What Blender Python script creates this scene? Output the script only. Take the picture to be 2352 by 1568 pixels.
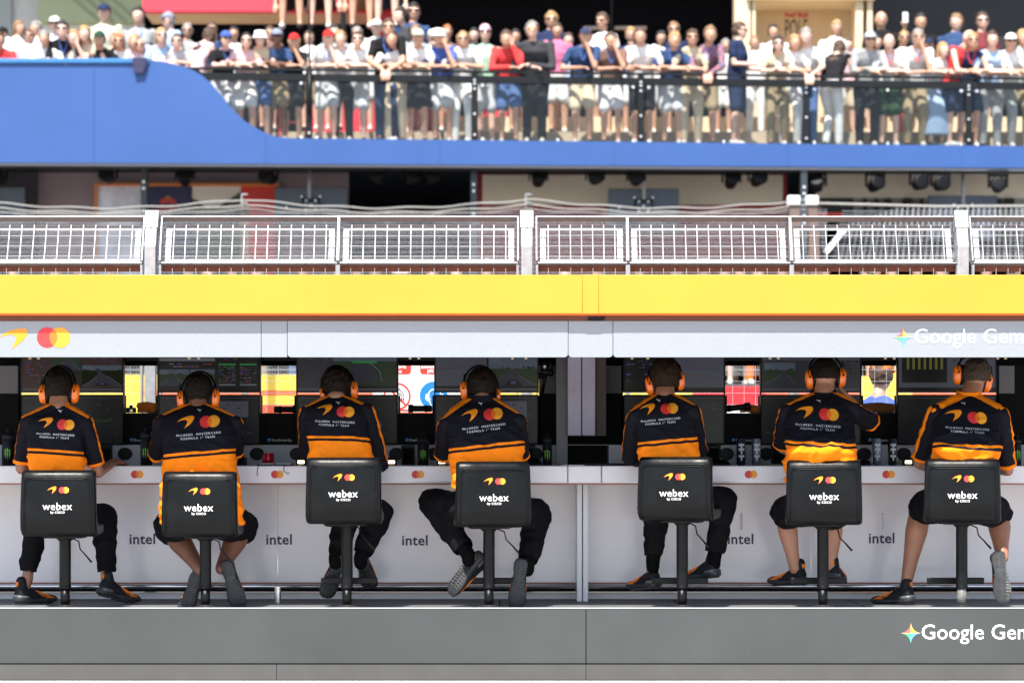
import bpy, bmesh, math, random
from mathutils import Vector, Matrix, noise, Euler
from mathutils.bvhtree import BVHTree
R=math.radians
for o in list(bpy.data.objects): bpy.data.objects.remove(o)
SC=bpy.context.scene; COL=SC.collection
# ---------------------------------------------------------------- camera, sky, sun, exposure
CH=.846; FPX=6000.0
cam=bpy.data.cameras.new('camera'); CAM=bpy.data.objects.new('camera',cam); COL.objects.link(CAM)
CAM.location=(0,-15,CH); CAM.rotation_euler=(R(90),0,0)
cam.sensor_width=36; cam.lens=36*FPX/2352; cam.shift_y=276/2352; cam.clip_start=.1; cam.clip_end=2000
cam.dof.use_dof=True; cam.dof.focus_distance=15.1; cam.dof.aperture_fstop=2.8
SC.camera=CAM
SUN_EL=58; SUN_AZ=196
w=bpy.data.worlds.new('World'); SC.world=w; w.use_nodes=True
nt=w.node_tree; bg=nt.nodes['Background']; sk=nt.nodes.new('ShaderNodeTexSky'); sk.sky_type='NISHITA'; sk.sun_disc=False
sk.sun_elevation=R(SUN_EL); sk.sun_rotation=R(SUN_AZ); nt.links.new(sk.outputs[0],bg.inputs[0]); bg.inputs[1].default_value=.11
sl=bpy.data.lights.new('sun','SUN'); sl.energy=4.6; sl.angle=R(.55); sl.color=(1,.95,.88)
SUN=bpy.data.objects.new('sun',sl); COL.objects.link(SUN); SUN.location=(-5,-20,30)
sd=Vector((-math.sin(R(SUN_AZ))*math.cos(R(SUN_EL)),-math.cos(R(SUN_AZ))*math.cos(R(SUN_EL)),-math.sin(R(SUN_EL))))
SUN.rotation_euler=sd.to_track_quat('-Z','Y').to_euler()
SC.view_settings.view_transform='Standard'; SC.view_settings.look='None'; SC.view_settings.exposure=1.32; SC.view_settings.gamma=1
SC.cycles.max_bounces=8; SC.cycles.transparent_max_bounces=24; SC.cycles.use_denoising=True
try: SC.cycles.caustics_reflective=False; SC.cycles.caustics_refractive=False
except Exception: pass
# ---------------------------------------------------------------- mapping from the photograph's 2352 px frame to metres at a chosen depth
def P(u,v,y): d=15+y; return Vector(((u-1176)*d/FPX,y,CH+(1060-v)*d/FPX))
def BD(u,off=0): k=.0725*(u-1176)/FPX; return (23.75+off+15*k)/(1-k)      # the balcony line runs slightly away to the right
def B(u,v,off=0): return P(u,v,BD(u,off))
# ---------------------------------------------------------------- materials
MATS={}
def mat(name,rgb,rough=.6,metal=0.,var=0.,vs=6.,bump=0.,bs=60.,spec=.5,coat=0.,emit=None,es=0.,stretch=(1,1,1),trans=0.,sheen=0.):
    if name in MATS: return MATS[name]
    m=bpy.data.materials.new(name); m.use_nodes=True; N=m.node_tree.nodes; L=m.node_tree.links; b=N['Principled BSDF']
    b.inputs['Base Color'].default_value=(*rgb,1); b.inputs['Roughness'].default_value=rough; b.inputs['Metallic'].default_value=metal
    b.inputs['Specular IOR Level'].default_value=spec; b.inputs['Coat Weight'].default_value=coat; b.inputs['Coat Roughness'].default_value=.08
    if sheen: b.inputs['Sheen Weight'].default_value=sheen
    if emit: b.inputs['Emission Color'].default_value=(*emit,1); b.inputs['Emission Strength'].default_value=es
    tc=N.new('ShaderNodeTexCoord'); mp=N.new('ShaderNodeMapping'); mp.inputs['Scale'].default_value=stretch; L.new(tc.outputs['Object'],mp.inputs['Vector'])
    if var:
        n=N.new('ShaderNodeTexNoise'); n.inputs['Scale'].default_value=vs; n.inputs['Detail'].default_value=5; n.inputs['Roughness'].default_value=.6; L.new(mp.outputs[0],n.inputs['Vector'])
        r=N.new('ShaderNodeMapRange'); r.inputs['From Min'].default_value=.3; r.inputs['From Max'].default_value=.7; r.inputs['To Min'].default_value=1-var; r.inputs['To Max'].default_value=1+var
        L.new(n.outputs['Fac'],r.inputs['Value'])
        x=N.new('ShaderNodeVectorMath'); x.operation='SCALE'; x.inputs[0].default_value=rgb; L.new(r.outputs[0],x.inputs['Scale']); L.new(x.outputs[0],b.inputs['Base Color'])
        r2=N.new('ShaderNodeMapRange'); r2.inputs['To Min'].default_value=max(.02,rough-.08); r2.inputs['To Max'].default_value=min(1,rough+.08); L.new(n.outputs['Fac'],r2.inputs['Value']); L.new(r2.outputs[0],b.inputs['Roughness'])
    if bump:
        n=N.new('ShaderNodeTexNoise'); n.inputs['Scale'].default_value=bs; n.inputs['Detail'].default_value=3; L.new(mp.outputs[0],n.inputs['Vector'])
        bp=N.new('ShaderNodeBump'); bp.inputs['Strength'].default_value=bump; bp.inputs['Distance'].default_value=.004; L.new(n.outputs['Fac'],bp.inputs['Height']); L.new(bp.outputs[0],b.inputs['Normal'])
    MATS[name]=m; return m
def flat(c,rough=.8,pre='cloth'):
    n=pre+'_%02x%02x%02x'%tuple(int(max(0,min(1,k))*255) for k in c)
    return mat(n,c,rough,var=.1,vs=9,bump=.5,bs=30,spec=.12)
def srgb(r,g,b):
    f=lambda c:(c/255/12.92) if c/255<=.04045 else ((c/255+.055)/1.055)**2.4
    return (f(r),f(g),f(b))
# ---------------------------------------------------------------- mesh helpers
ORG={}
class MB:
    def __init__(s): s.v=[]; s.f=[]; s.m=[]; s.k=0
    def add(s,vs,fs):
        o=len(s.v); s.v+= [Vector(p) for p in vs]
        for f in fs: s.f.append([o+i for i in f]); s.m.append(s.k)
        return s
    def box(s,a,b):
        x0,y0,z0=a; x1,y1,z1=b
        return s.add([(x0,y0,z0),(x1,y0,z0),(x1,y1,z0),(x0,y1,z0),(x0,y0,z1),(x1,y0,z1),(x1,y1,z1),(x0,y1,z1)],[(0,3,2,1),(4,5,6,7),(0,1,5,4),(1,2,6,5),(2,3,7,6),(3,0,4,7)])
    def pbox(s,u0,v0,u1,v1,y0,y1):      # box whose front face (at y0) covers the given frame rectangle
        a=P(u0,v1,y0); b=P(u1,v0,y0); return s.box((a.x,y0,a.z),(b.x,y1,b.z))
    def bar(s,p,q,w,h=None,up=(0,0,1)):
        p=Vector(p);q=Vector(q);h=h or w;t=(q-p).normalized();u=Vector(up)
        if abs(t.dot(u))>.95:u=Vector((0,1,0))
        x=t.cross(u).normalized();z=x.cross(t);x*=w/2;z*=h/2
        return s.add([p-x-z,p+x-z,p+x+z,p-x+z,q-x-z,q+x-z,q+x+z,q-x+z],[(0,1,2,3),(7,6,5,4),(0,4,5,1),(1,5,6,2),(2,6,7,3),(3,7,4,0)])
    def tube(s,pts,r,n=8,closed=False):
        pts=[Vector(p) for p in pts]; rr=r if isinstance(r,(list,tuple)) else [r]*len(pts); vs=[];fs=[];L=len(pts)
        ref=None
        for i,p in enumerate(pts):
            a=pts[i-1] if (i or closed) else p; b=pts[(i+1)%L] if (i<L-1 or closed) else p; t=(b-a).normalized()
            if ref is None: ref=t.orthogonal()
            x=(ref-t*ref.dot(t)).normalized(); ref=x; z=t.cross(x)
            for k in range(n):
                c=2*math.pi*k/n; vs.append(p+(x*math.cos(c)+z*math.sin(c))*rr[i])
        for i in range(L if closed else L-1):
            for k in range(n):
                j=(i+1)%L; fs.append((i*n+k,i*n+(k+1)%n,j*n+(k+1)%n,j*n+k))
        if not closed: fs.append(tuple(range(n))[::-1]); fs.append(tuple((L-1)*n+k for k in range(n)))
        return s.add(vs,fs)
    def cyl(s,p,q,r0,r1=None,n=20): return s.tube([p,q],[r0,r0 if r1 is None else r1],n)
    def lathe(s,c,prof,n=24,M=None):
        vs=[];fs=[];c=Vector(c)
        for (r,z) in prof:
            for k in range(n):
                a=2*math.pi*k/n; q=Vector((r*math.cos(a),r*math.sin(a),z)); q=M@q if M else q; vs.append(c+q)
        for i in range(len(prof)-1):
            for k in range(n): fs.append((i*n+k,i*n+(k+1)%n,(i+1)*n+(k+1)%n,(i+1)*n+k))
        fs.append(tuple(range(n))[::-1]); fs.append(tuple((len(prof)-1)*n+k for k in range(n)))
        return s.add(vs,fs)
    def loft(s,rings,n=20,e=2.,side=(1,0,0),fwd=(0,1,0)):   # rings: (centre, rx, ry)
        vs=[];fs=[];X=Vector(side).normalized();Y=Vector(fwd).normalized()
        for (c,rx,ry) in rings:
            c=Vector(c)
            for k in range(n):
                a=2*math.pi*k/n;ca=math.cos(a);sa=math.sin(a)
                vs.append(c+X*(rx*math.copysign(abs(ca)**(2/e),ca))+Y*(ry*math.copysign(abs(sa)**(2/e),sa)))
        L=len(rings)
        for i in range(L-1):
            for k in range(n): fs.append((i*n+k,i*n+(k+1)%n,(i+1)*n+(k+1)%n,(i+1)*n+k))
        fs.append(tuple(range(n))[::-1]); fs.append(tuple((L-1)*n+k for k in range(n)))
        return s.add(vs,fs)
    def ell(s,c,r,M=None,n=16,mm=10):
        if not isinstance(r,(list,tuple)): r=(r,r,r)
        c=Vector(c);vs=[];fs=[]
        for i in range(1,mm):
            t=math.pi*i/mm
            for k in range(n):
                a=2*math.pi*k/n;q=Vector((r[0]*math.sin(t)*math.cos(a),r[1]*math.sin(t)*math.sin(a),r[2]*math.cos(t)));vs.append(c+(M@q if M else q))
        q=Vector((0,0,r[2]));vs.append(c+(M@q if M else q));vs.append(c-(M@q if M else q));T=len(vs)-2
        for i in range(mm-2):
            for k in range(n): fs.append((i*n+k,(i+1)*n+k,(i+1)*n+(k+1)%n,i*n+(k+1)%n))
        for k in range(n): fs.append((T,k,(k+1)%n)); fs.append((T+1,(mm-2)*n+(k+1)%n,(mm-2)*n+k))
        return s.add(vs,fs)
    def cap(s,p,r0,q,r1,n=12):          # tapered capsule
        p=Vector(p);q=Vector(q)
        if (q-p).length>1e-4: s.tube([p,q],[r0,r1],n)
        s.ell(p,r0,n=n,mm=8); s.ell(q,r1,n=n,mm=8); return s
    def chain(s,pts,n=12):              # [(p,r),...]
        for (p,r),(q,t) in zip(pts,pts[1:]): s.cap(p,r,q,t,n)
        return s
    def prism(s,poly,y0,y1):            # poly of (x,z), extruded in y
        n=len(poly);vs=[(x,y0,z) for x,z in poly]+[(x,y1,z) for x,z in poly]
        return s.add(vs,[tuple(range(n)),tuple(range(2*n-1,n-1,-1))]+[(i,i+n,(i+1)%n+n,(i+1)%n) for i in range(n)])
    def mesh(s,name='m'):
        me=bpy.data.meshes.new(name); me.from_pydata([tuple(p) for p in s.v],[],s.f); me.polygons.foreach_set('material_index',s.m); me.update(); return me
    def build(s,name,mats,parent=None,smooth=False,bevel=0.,segs=2,label=None):
        me=s.mesh(name); bm=bmesh.new(); bm.from_mesh(me); bmesh.ops.recalc_face_normals(bm,faces=bm.faces); bm.to_mesh(me); bm.free()
        return link(name,me,mats,parent,smooth,bevel,segs,label)
def link(name,me,mats,parent=None,smooth=False,bevel=0.,segs=2,label=None):
    o=bpy.data.objects.new(name,me); COL.objects.link(o); me.name=name
    for m in (mats if isinstance(mats,(list,tuple)) else [mats]): me.materials.append(m)
    if parent is not None:
        g=ORG[parent.name]
        if g.length: me.transform(Matrix.Translation(-g))
        o.parent=parent; ORG[o.name]=g
    else: ORG[o.name]=Vector((0,0,0))
    if smooth: me.polygons.foreach_set('use_smooth',[True]*len(me.polygons))
    if bevel:
        b=o.modifiers.new('bevel','BEVEL'); b.width=bevel; b.segments=segs; b.limit_method='ANGLE'; b.angle_limit=R(40); b.harden_normals=False
        me.polygons.foreach_set('use_smooth',[True]*len(me.polygons))
        try: me.set_sharp_from_angle(angle=R(50))
        except Exception: pass
    if label: o['label']=label
    return o
def thing(name,label,cat,loc=(0,0,0),group=None):
    o=bpy.data.objects.new(name,None); COL.objects.link(o); o.location=loc; o.empty_display_size=.1
    o['label']=label; o['category']=cat
    if group:o['group']=group
    ORG[o.name]=Vector(loc); return o
def tag(o,label,cat,group=None):
    o['label']=label;o['category']=cat
    if group:o['group']=group
    return o
def struct(o): o['kind']='structure'; return o
def copy_tree(o,parent=None):
    c=o.copy(); COL.objects.link(c)
    if parent: c.parent=parent
    for ch in list(o.children): copy_tree(ch,c)
    return c
TMP=bpy.data.scenes.new('tmp')
def fuse(mb,vox,sm=4,fac=.5):           # union of overlapping closed shells into one continuous surface
    me=mb.mesh('t'); bm=bmesh.new(); bm.from_mesh(me); bmesh.ops.recalc_face_normals(bm,faces=bm.faces); bm.to_mesh(me); bm.free()
    o=bpy.data.objects.new('t',me); TMP.collection.objects.link(o)
    r=o.modifiers.new('r','REMESH'); r.mode='VOXEL'; r.voxel_size=vox
    if sm: s=o.modifiers.new('s','SMOOTH'); s.factor=fac; s.iterations=sm
    vl=TMP.view_layers[0]; vl.update(); dg=vl.depsgraph
    out=bpy.data.meshes.new_from_object(o.evaluated_get(dg)); bpy.data.objects.remove(o); bpy.data.meshes.remove(me)
    out.polygons.foreach_set('use_smooth',[True]*len(out.polygons)); return out
def wrinkle(me,fn):
    me.update(); ns=[v.normal.copy() for v in me.vertices]
    for v,n in zip(me.vertices,ns): v.co=v.co+n*fn(v.co,n)
    me.update()
def fattr(me,name,vals):
    a=me.attributes.new(name,'FLOAT','POINT'); a.data.foreach_set('value',vals)
# ---------------------------------------------------------------- lettering and marks
TC={}
def textgeo(body,bold=.0,space=1.0):
    k=(body,bold,space)
    if k in TC: return TC[k]
    c=bpy.data.curves.new('t','FONT'); c.body=body; c.size=1; c.offset=bold; c.space_character=space; c.fill_mode='FRONT'; c.resolution_u=3
    o=bpy.data.objects.new('t',c); TMP.collection.objects.link(o); vl=TMP.view_layers[0]; vl.update()
    me=bpy.data.meshes.new_from_object(o.evaluated_get(vl.depsgraph)); bpy.data.objects.remove(o)
    vs=[(v.co.x,v.co.y) for v in me.vertices]; fs=[tuple(p.vertices) for p in me.polygons]
    x0=min(a for a,b in vs);x1=max(a for a,b in vs);z0=min(b for a,b in vs);z1=max(b for a,b in vs)
    vs=[((a-(x0+x1)/2)/(x1-x0),(b-(z0+z1)/2)/(x1-x0)) for a,b in vs]; TC[k]=(vs,fs,(z1-z0)/(x1-x0)); return TC[k]
class Decal:                            # 2-D artwork in metres (x right, z up), later laid on a surface
    def __init__(s): s.v=[];s.f=[];s.m=[];s.l=[]
    def add(s,vs,fs,m,lay=0):
        o=len(s.v); s.v+=list(vs); s.l+=[lay]*len(vs)
        for f in fs: s.f.append([o+i for i in f]); s.m.append(m)
    def text(s,body,cx,cz,w,m,rot=0,bold=0.,space=1.,h=None,lay=0):
        vs,fs,ar=textgeo(body,bold,space); c,q=math.cos(rot),math.sin(rot); hs=1 if h is None else h/(ar*w)
        s.add([(cx+(a*c-b*hs*q)*w,cz+(a*q+b*hs*c)*w) for a,b in vs],fs,m,lay)
    def disc(s,cx,cz,r,m,lay=0,n=28,rings=3,ri=0.,a0=0,a1=2*math.pi):
        vs=[];fs=[];full=abs(a1-a0-2*math.pi)<1e-6;K=n if full else n+1
        for i in range(rings+1):
            q=ri+(r-ri)*i/rings
            for k in range(K): a=a0+(a1-a0)*k/n; vs.append((cx+q*math.cos(a),cz+q*math.sin(a)))
        for i in range(rings):
            for k in range(n): fs.append((i*K+k,(i+1)*K+k,(i+1)*K+(k+1)%K,i*K+(k+1)%K))
        s.add(vs,fs,m,lay)
    def poly(s,pts,m,lay=0): s.add(pts,[tuple(range(len(pts)))],m,lay)
    def rect(s,x0,z0,x1,z1,m,lay=0,n=1):
        vs=[];fs=[]
        for i in range(n+1): x=x0+(x1-x0)*i/n; vs+=[(x,z0),(x,z1)]
        for i in range(n): fs.append((2*i,2*i+2,2*i+3,2*i+1))
        s.add(vs,fs,m,lay)
    def stroke(s,pts,w,m,lay=0):
        n=len(pts);vs=[]
        for i,p in enumerate(pts):
            a=pts[max(0,i-1)];b=pts[min(n-1,i+1)];dx,dz=b[0]-a[0],b[1]-a[1];L=math.hypot(dx,dz) or 1;ww=w[i] if isinstance(w,(list,tuple)) else w
            vs+=[(p[0]-dz/L*ww/2,p[1]+dx/L*ww/2),(p[0]+dz/L*ww/2,p[1]-dx/L*ww/2)]
        s.add(vs,[(2*i,2*i+1,2*i+3,2*i+2) for i in range(n-1)],m,lay)
    def swoosh(s,cx,cz,w,m,lay=0,rot=0):  # the arrowhead comma: thin tip at left, wide round head at right, tail dropping back
        top=[(-.5,-.02),(-.3,.13),(-.1,.22),(.1,.27),(.3,.3),(.42,.29),(.5,.2),(.47,.06),(.36,-.1),(.2,-.24),(0,-.38),(-.06,-.42)]
        low=[(-.5,-.02),(-.3,.045),(-.12,.08),(.0,.08),(.08,.04),(.1,-.03),(.1,-.1),(.06,-.18),(.02,-.27),(-.02,-.35),(-.05,-.4),(-.06,-.42)]
        c,q=math.cos(rot),math.sin(rot); f=lambda a,b:(cx+(a*c-b*q)*w,cz+(a*q+b*c)*w)
        n=len(top); s.add([f(*p) for p in top]+[f(*p) for p in low],[(i,i+1,n+i+1,n+i) for i in range(n-1)],m,lay)
    def circles(s,cx,cz,w,mr,my,mo,lay=0,rot=0):   # two overlapping discs
        r=w*.31; d=w*.19; c,q=math.cos(rot),math.sin(rot)
        s.disc(cx-d*c,cz-d*q,r,mr,lay); s.disc(cx+d*c,cz+d*q,r,my,lay+1)
        a=math.acos(d/r); pts=[]
        for k in range(9): t=-a+2*a*k/8; pts.append((-d+r*math.cos(t),r*math.sin(t)))
        for k in range(1,8): t=math.pi-a+2*a*k/8; pts.append((d+r*math.cos(t),r*math.sin(t)))
        s.poly([(cx+x*c-z*q,cz+x*q+z*c) for x,z in pts],mo,lay+2)
    def spark(s,cx,cz,r,ms,lay=0):      # four-pointed star, coloured by quadrant
        for qd in range(4):
            a0=qd*math.pi/2; t0=(math.cos(a0),math.sin(a0)); t1=(math.cos(a0+math.pi/2),math.sin(a0+math.pi/2)); pts=[(cx,cz)]
            for k in range(9):
                u=k/8; x=(1-u)**2*t0[0]+2*u*(1-u)*.12*(t0[0]+t1[0])+u*u*t1[0]; z=(1-u)**2*t0[1]+2*u*(1-u)*.12*(t0[1]+t1[1])+u*u*t1[1]; pts.append((cx+x*r,cz+z*r))
            s.add(pts,[(0,i,i+1) for i in range(1,9)],ms[qd],lay)
    def flatplane(s,name,mats,origin,parent=None,off=.0015,X=(1,0,0),Z=(0,0,1),label=None,sub=0):
        X=Vector(X);Z=Vector(Z);Nn=X.cross(Z).normalized()*-1; Nn=-Nn if Nn.y>0 else Nn; g=Vector(origin)
        mb=MB(); mb.v=[g+X*a+Z*b+Nn*(off*(1+.45*l)) for (a,b),l in zip(s.v,s.l)]; mb.f=s.f; mb.m=s.m
        return link(name,mb.mesh(name),mats,parent,label=label)
    def project(s,name,mats,origin,bvh,parent=None,off=.003,sub=2,label=None):
        mb=MB(); g=Vector(origin); mb.v=[Vector((g.x+a,l,g.z+b)) for (a,b),l in zip(s.v,s.l)]; mb.f=s.f; mb.m=s.m; me=mb.mesh(name)
        bm=bmesh.new(); bm.from_mesh(me); bmesh.ops.triangulate(bm,faces=bm.faces)
        for _ in range(3):
            es=[e for e in bm.edges if e.calc_length()>.02]
            if not es: break
            bmesh.ops.subdivide_edges(bm,edges=es,cuts=1)
        last=g.y
        for v in bm.verts:
            l=v.co.y; h=bvh.ray_cast(Vector((v.co.x,-3,v.co.z)),Vector((0,1,0)))
            y=h[0].y if h[0] is not None else last; last=y; v.co.y=y-off-.0012*l
        bm.to_mesh(me); bm.free(); return link(name,me,mats,parent,label=label)
# ---------------------------------------------------------------- shared materials
M_black=mat('black_plastic',(.004,.004,.005),.45,var=.2,vs=30,spec=.22)
M_blackmat=mat('matt_black',(.003,.003,.0035),.85,var=.2,vs=10,spec=.1)
M_steel=mat('galvanised_steel',(.31,.325,.34),.5,.25,var=.14,vs=25,bump=.15,bs=80)
M_white=mat('white_paint',(.72,.72,.74),.35,var=.04,vs=4)
M_chrome=mat('polished_steel',(.6,.6,.62),.18,1.)
M_red=mat('mark_red',(.62,.03,.03),.5); M_yel=mat('mark_amber',(.85,.33,.02),.5); M_org=mat('mark_orange',(.75,.14,.01),.5)
M_papaya=mat('mark_papaya',(.9,.27,.01),.5); M_print=mat('white_print',(.8,.8,.8),.5)
M_gfx=[M_red,M_yel,M_org,M_papaya,M_print]
# ================================================================ THE GROUND
g=MB(); g.add([(-150,-60,-.41),(150,-60,-.41),(150,120,-.41),(-150,120,-.41)],[(0,1,2,3)])
o=struct(g.build('ground',mat('pale_asphalt',(.5,.49,.475),.9,var=.12,vs=3,bump=.4,bs=90)))
g=MB(); g.box((-60,3.2,-.41),(60,14.,-.395)); struct(g.build('race_track',mat('track_asphalt',(.08,.08,.085),.9,var=.2,vs=2)))
# ================================================================ PLATFORM
M_gry=mat('grey_laminate',(.040,.0435,.0425),.34,var=.16,vs=1.3,bump=.03,bs=200,coat=.1)
M_gry2=mat('grey_laminate_skirting',(.061,.059,.056),.45,var=.12,vs=3)
M_floor=mat('grey_floor_tile',(.10,.105,.11),.6,var=.16,vs=5,bump=.2,bs=120)
def specks(m,sc,th,col):              # pale dust specks over the existing colour
    N=m.node_tree.nodes;L=m.node_tree.links;b=N['Principled BSDF'];src=b.inputs['Base Color'].links[0].from_socket;v=N.new('ShaderNodeTexVoronoi');v.inputs['Scale'].default_value=sc
    tc=N.new('ShaderNodeTexCoord');L.new(tc.outputs['Object'],v.inputs['Vector']);c=N.new('ShaderNodeMath');c.operation='LESS_THAN';c.inputs[1].default_value=th;L.new(v.outputs['Distance'],c.inputs[0])
    x=N.new('ShaderNodeMix');x.data_type='RGBA';L.new(c.outputs[0],x.inputs[0]);L.new(src,x.inputs[6]);x.inputs[7].default_value=(*col,1);L.new(x.outputs[2],b.inputs['Base Color'])
specks(M_gry,17,.034,(.16,.165,.165)); specks(M_gry2,19,.034,(.15,.15,.15))
pl=thing('platform','low grey platform under the bar seats, white lettering at its right end','platform',(0,.5,-.41))
b=MB(); b.box((-4.6,.02,-.06),(4.6,1.3,0)); b.build('floor',M_floor,pl)
js=[P(u,1400,0).x for u in (-560,1346,3250)]
for i in range(2):
    b=MB(); b.box((js[i]+.002,0,-.31),(js[i+1]-.002,.02,.004)); b.build('front_panel',M_gry,pl,bevel=.002)
js=[P(u,1400,0).x for u in (-560,635,1346,3250)]
for i in range(3):
    b=MB(); b.box((js[i]+.0015,.006,-.405),(js[i+1]-.0015,.05,-.316)); b.build('skirting',M_gry2,pl)
b=MB(); b.box((-4.6,-.004,.004),(4.6,.03,.010)); b.build('edge_trim',mat('brushed_edge',(.65,.65,.66),.3,.8),pl)
b=MB(); b.box((-4.6,.05,-.405),(4.6,1.3,-.06)); b.build('frame',M_blackmat,pl)
for u in (115,515,1145,1565,1990): 
    b=MB(); q=P(u,1390,.1); b.add([(q.x,.04,.0015),(q.x+.007,.04,.0015),(q.x*1.005+.007,1.1,.0015),(q.x*1.005,1.1,.0015)],[(0,1,2,3)]); b.build('floor_joint',M_blackmat,pl)
M_st=[mat('spark_red',(.9,.12,.1),.5),mat('spark_yellow',(.9,.65,.06),.5),mat('spark_green',(.08,.6,.2),.5),mat('spark_blue',(.1,.35,.9),.5)]
def gemini(u,v,h,y,parent):
    s=h/400*(15+y)/15; d=Decal(); c=P(u,v,y); d.spark(0,0,.058,[M_st_i for M_st_i in (6,5,7,8)],0)
    d.text('Google Gemini',.0625+.375,-.006,.75,4,bold=.006,space=1.02); d.flatplane('lettering',M_gfx+M_st,c,parent)
gemini(2092,1453,57,-.001,pl)
# ================================================================ DESK
M_desk=mat('gloss_white_desk',(.78,.745,.77),.22,var=.05,vs=1.5,coat=.3)
M_panel=mat('gloss_grey_panel',(.8,.76,.79),.2,var=.06,vs=1.1,coat=.4,stretch=(1,1,2.5))
M_ostrip=mat('orange_edge_strip',(.38,.15,.1),.6)
dk=thing('desk','long gloss white counter with round red and amber marks along its edge','desk',(0,1,0))
zt=P(0,1069,.55).z; zb=P(0,1109,.55).z; cuts=[-4.6]+[P(u,1090,.55).x for u in (1304,1382)]+[4.6]
for i in range(3):
    b=MB(); b.box((cuts[i]+.0015,.55,zb),(cuts[i+1]-.0015,1.6,zt)); b.build('counter_top',M_desk,dk,bevel=.008,segs=3)
b=MB(); b.box((-4.6,.60,zb-.010),(4.6,.62,zb-.002)); b.build('edge_strip',M_ostrip,dk)
pj=[-4.6]+[P(u,1200,1.1).x for u in (638,1337,1863)]+[4.6]
for i in range(4):
    b=MB(); b.box((pj[i]+.0015,1.1,P(0,1338,1.1).z),(pj[i+1]-.0015,1.13,zb-.001)); b.build('front_panel',M_panel,dk,bevel=.002)
b=MB(); b.box((-4.6,1.12,0.001),(4.6,1.14,P(0,1359,1.12).z)); b.build('kick_board',M_panel,dk)
b=MB(); b.box((-4.6,1.085,P(0,1343,1.09).z),(4.6,1.1,P(0,1337,1.09).z)); b.build('lower_strip',M_ostrip,dk)
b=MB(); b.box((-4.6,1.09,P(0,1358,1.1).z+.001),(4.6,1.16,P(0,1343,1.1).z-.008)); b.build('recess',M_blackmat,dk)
for u in (1331,1345):
    b=MB(); a=P(u-6,1388,.8); c=P(u+6,1109,.8); b.box((a.x,.8,.001),(c.x,1.1,zb-.001)); b.build('leg',M_white,dk,bevel=.003)
for u in (315,637,960,1725,2041):
    d=Decal(); d.circles(0,0,.075,0,1,2); d.flatplane('round_mark',M_gfx,P(u,1089,.55),dk)
M_ink=mat('dark_ink_print',(.02,.02,.06),.5)
for u,v in ((327,1237),(641,1238),(953,1240),(1701,1237),(2025,1235)):
    d=Decal(); d.text('intel',0,0,.158,0,bold=.02,space=1.05); d.flatplane('lettering',[M_ink],P(u,v,1.1),dk)
for u in (1703,2027):
    b=MB(); q=P(u,1180,1.1); e=P(u,1213,1.1); b.tube([q,q+Vector((0,-.03,0)),e+Vector((0,-.03,0)),e],.005,8); b.build('handle',M_white,dk,smooth=True)
fr=thing('foot_rail','polished steel foot rail running along the bottom of the white counter','rail',(0,.95,0))
q=P(0,1346,.95); b=MB(); b.cyl((-4.6,.95,q.z),(P(1325,0,.95).x,.95,q.z),.014,n=16); b.cyl((P(1351,0,.95).x,.95,q.z),(4.6,.95,q.z),.014,n=16); b.build('tube',M_chrome,fr,smooth=True)
for u in (250,960,1430,1980):
    b=MB(); x=P(u,0,.95).x; b.box((x-.01,.96,q.z-.006),(x+.01,1.1,q.z+.006)); b.build('bracket',M_blackmat,fr)
q=P(638,1385,.6); b=MB(); b.lathe((q.x,.6,0.001),[(.02,0),(.02,.088),(.023,.09),(.023,.1),(.019,.102)],20)
tag(b.build('door_stop',M_chrome,smooth=False),'small polished steel post standing on the platform floor under the counter','post')
# ================================================================ BACK OF THE STAND
ZT=zt
rz=P(0,1021,1.28).z
rs=thing('desk_riser','pale grey upright shelf board with black round cable holes along the back of the counter','shelf',(0,1.28,ZT))
M_riser=mat('riser_grey',(.42,.4,.45),.4,var=.06,vs=3)
for a,c in ((-560,1290),(1398,2352+300)):
    b=MB(); b.box((P(a,0,1.28).x,1.28,ZT+.001),(P(c,0,1.28).x,1.6,rz)); b.build('board',M_riser,rs,bevel=.003)
for u in (287,365,590,682,910,997,1230,1669,1760,1985,2076):
    b=MB(); q=P(u,1042,1.28); b.lathe(q,[(.046,-.004),(.046,0),(.040,.003)],28,M=Matrix.Rotation(R(90),3,'X')@Matrix.Diagonal((1,.86,1))); b.build('cable_hole',M_black,rs)
DKP=mat('dark_cabinet',(.003,.0028,.003),.6,var=.3,vs=4,spec=.12)
fw=[(285,361),(599,680),(915,997),(1666,1746),(1979,2060)]
M_leaf=mat('leaf_icon',(.05,.3,.5),.5); M_dimprint=mat('dim_white_print',(.5,.5,.5),.5)
names=['by the stacked orange towel','second from the left','below the no-smoking sign','right of the pillar under the folded cloth','at the far right under the rolled cloth']
for (a,c),nm in zip(fw,names):
    t=thing('cabinet','black cabinet with small white lettering, '+nm,'cabinet',P((a+c)/2,1021,1.3),'black cabinets between the monitors')
    b=MB(); A=P(a-3,1021,1.3); C=P(c+3,951,1.3); b.box((A.x,1.3,A.z),(C.x,1.55,C.z)); b.build('case',DKP,t,bevel=.003)
    d=Decal(); d.text('freshworks',.02,0,.125,0,bold=.01); d.disc(-.058,0,.0105,1); d.poly([(-.07,-.006),(-.058,-.012),(-.05,-.004),(-.062,0)],2); q=P((a+c)/2,1010,1.3); d.flatplane('lettering',[M_dimprint,M_st[3],M_st[2]],q,t)
# window frames (openings) : sill and thin edges
for i,(a,c) in enumerate(fw):
    t=thing('window_opening','dark framed opening %s'%names[i],'window',P((a+c)/2,948,1.32),'openings between the monitors')
    b=MB(); b.pbox(a-3,948,c+3,951,1.31,1.6); b.pbox(a-3,822,c+3,827,1.31,1.36); b.pbox(a-3,827,a,948,1.31,1.35); b.pbox(c,827,c+3,948,1.31,1.35); b.build('frame',M_black,t)
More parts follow.
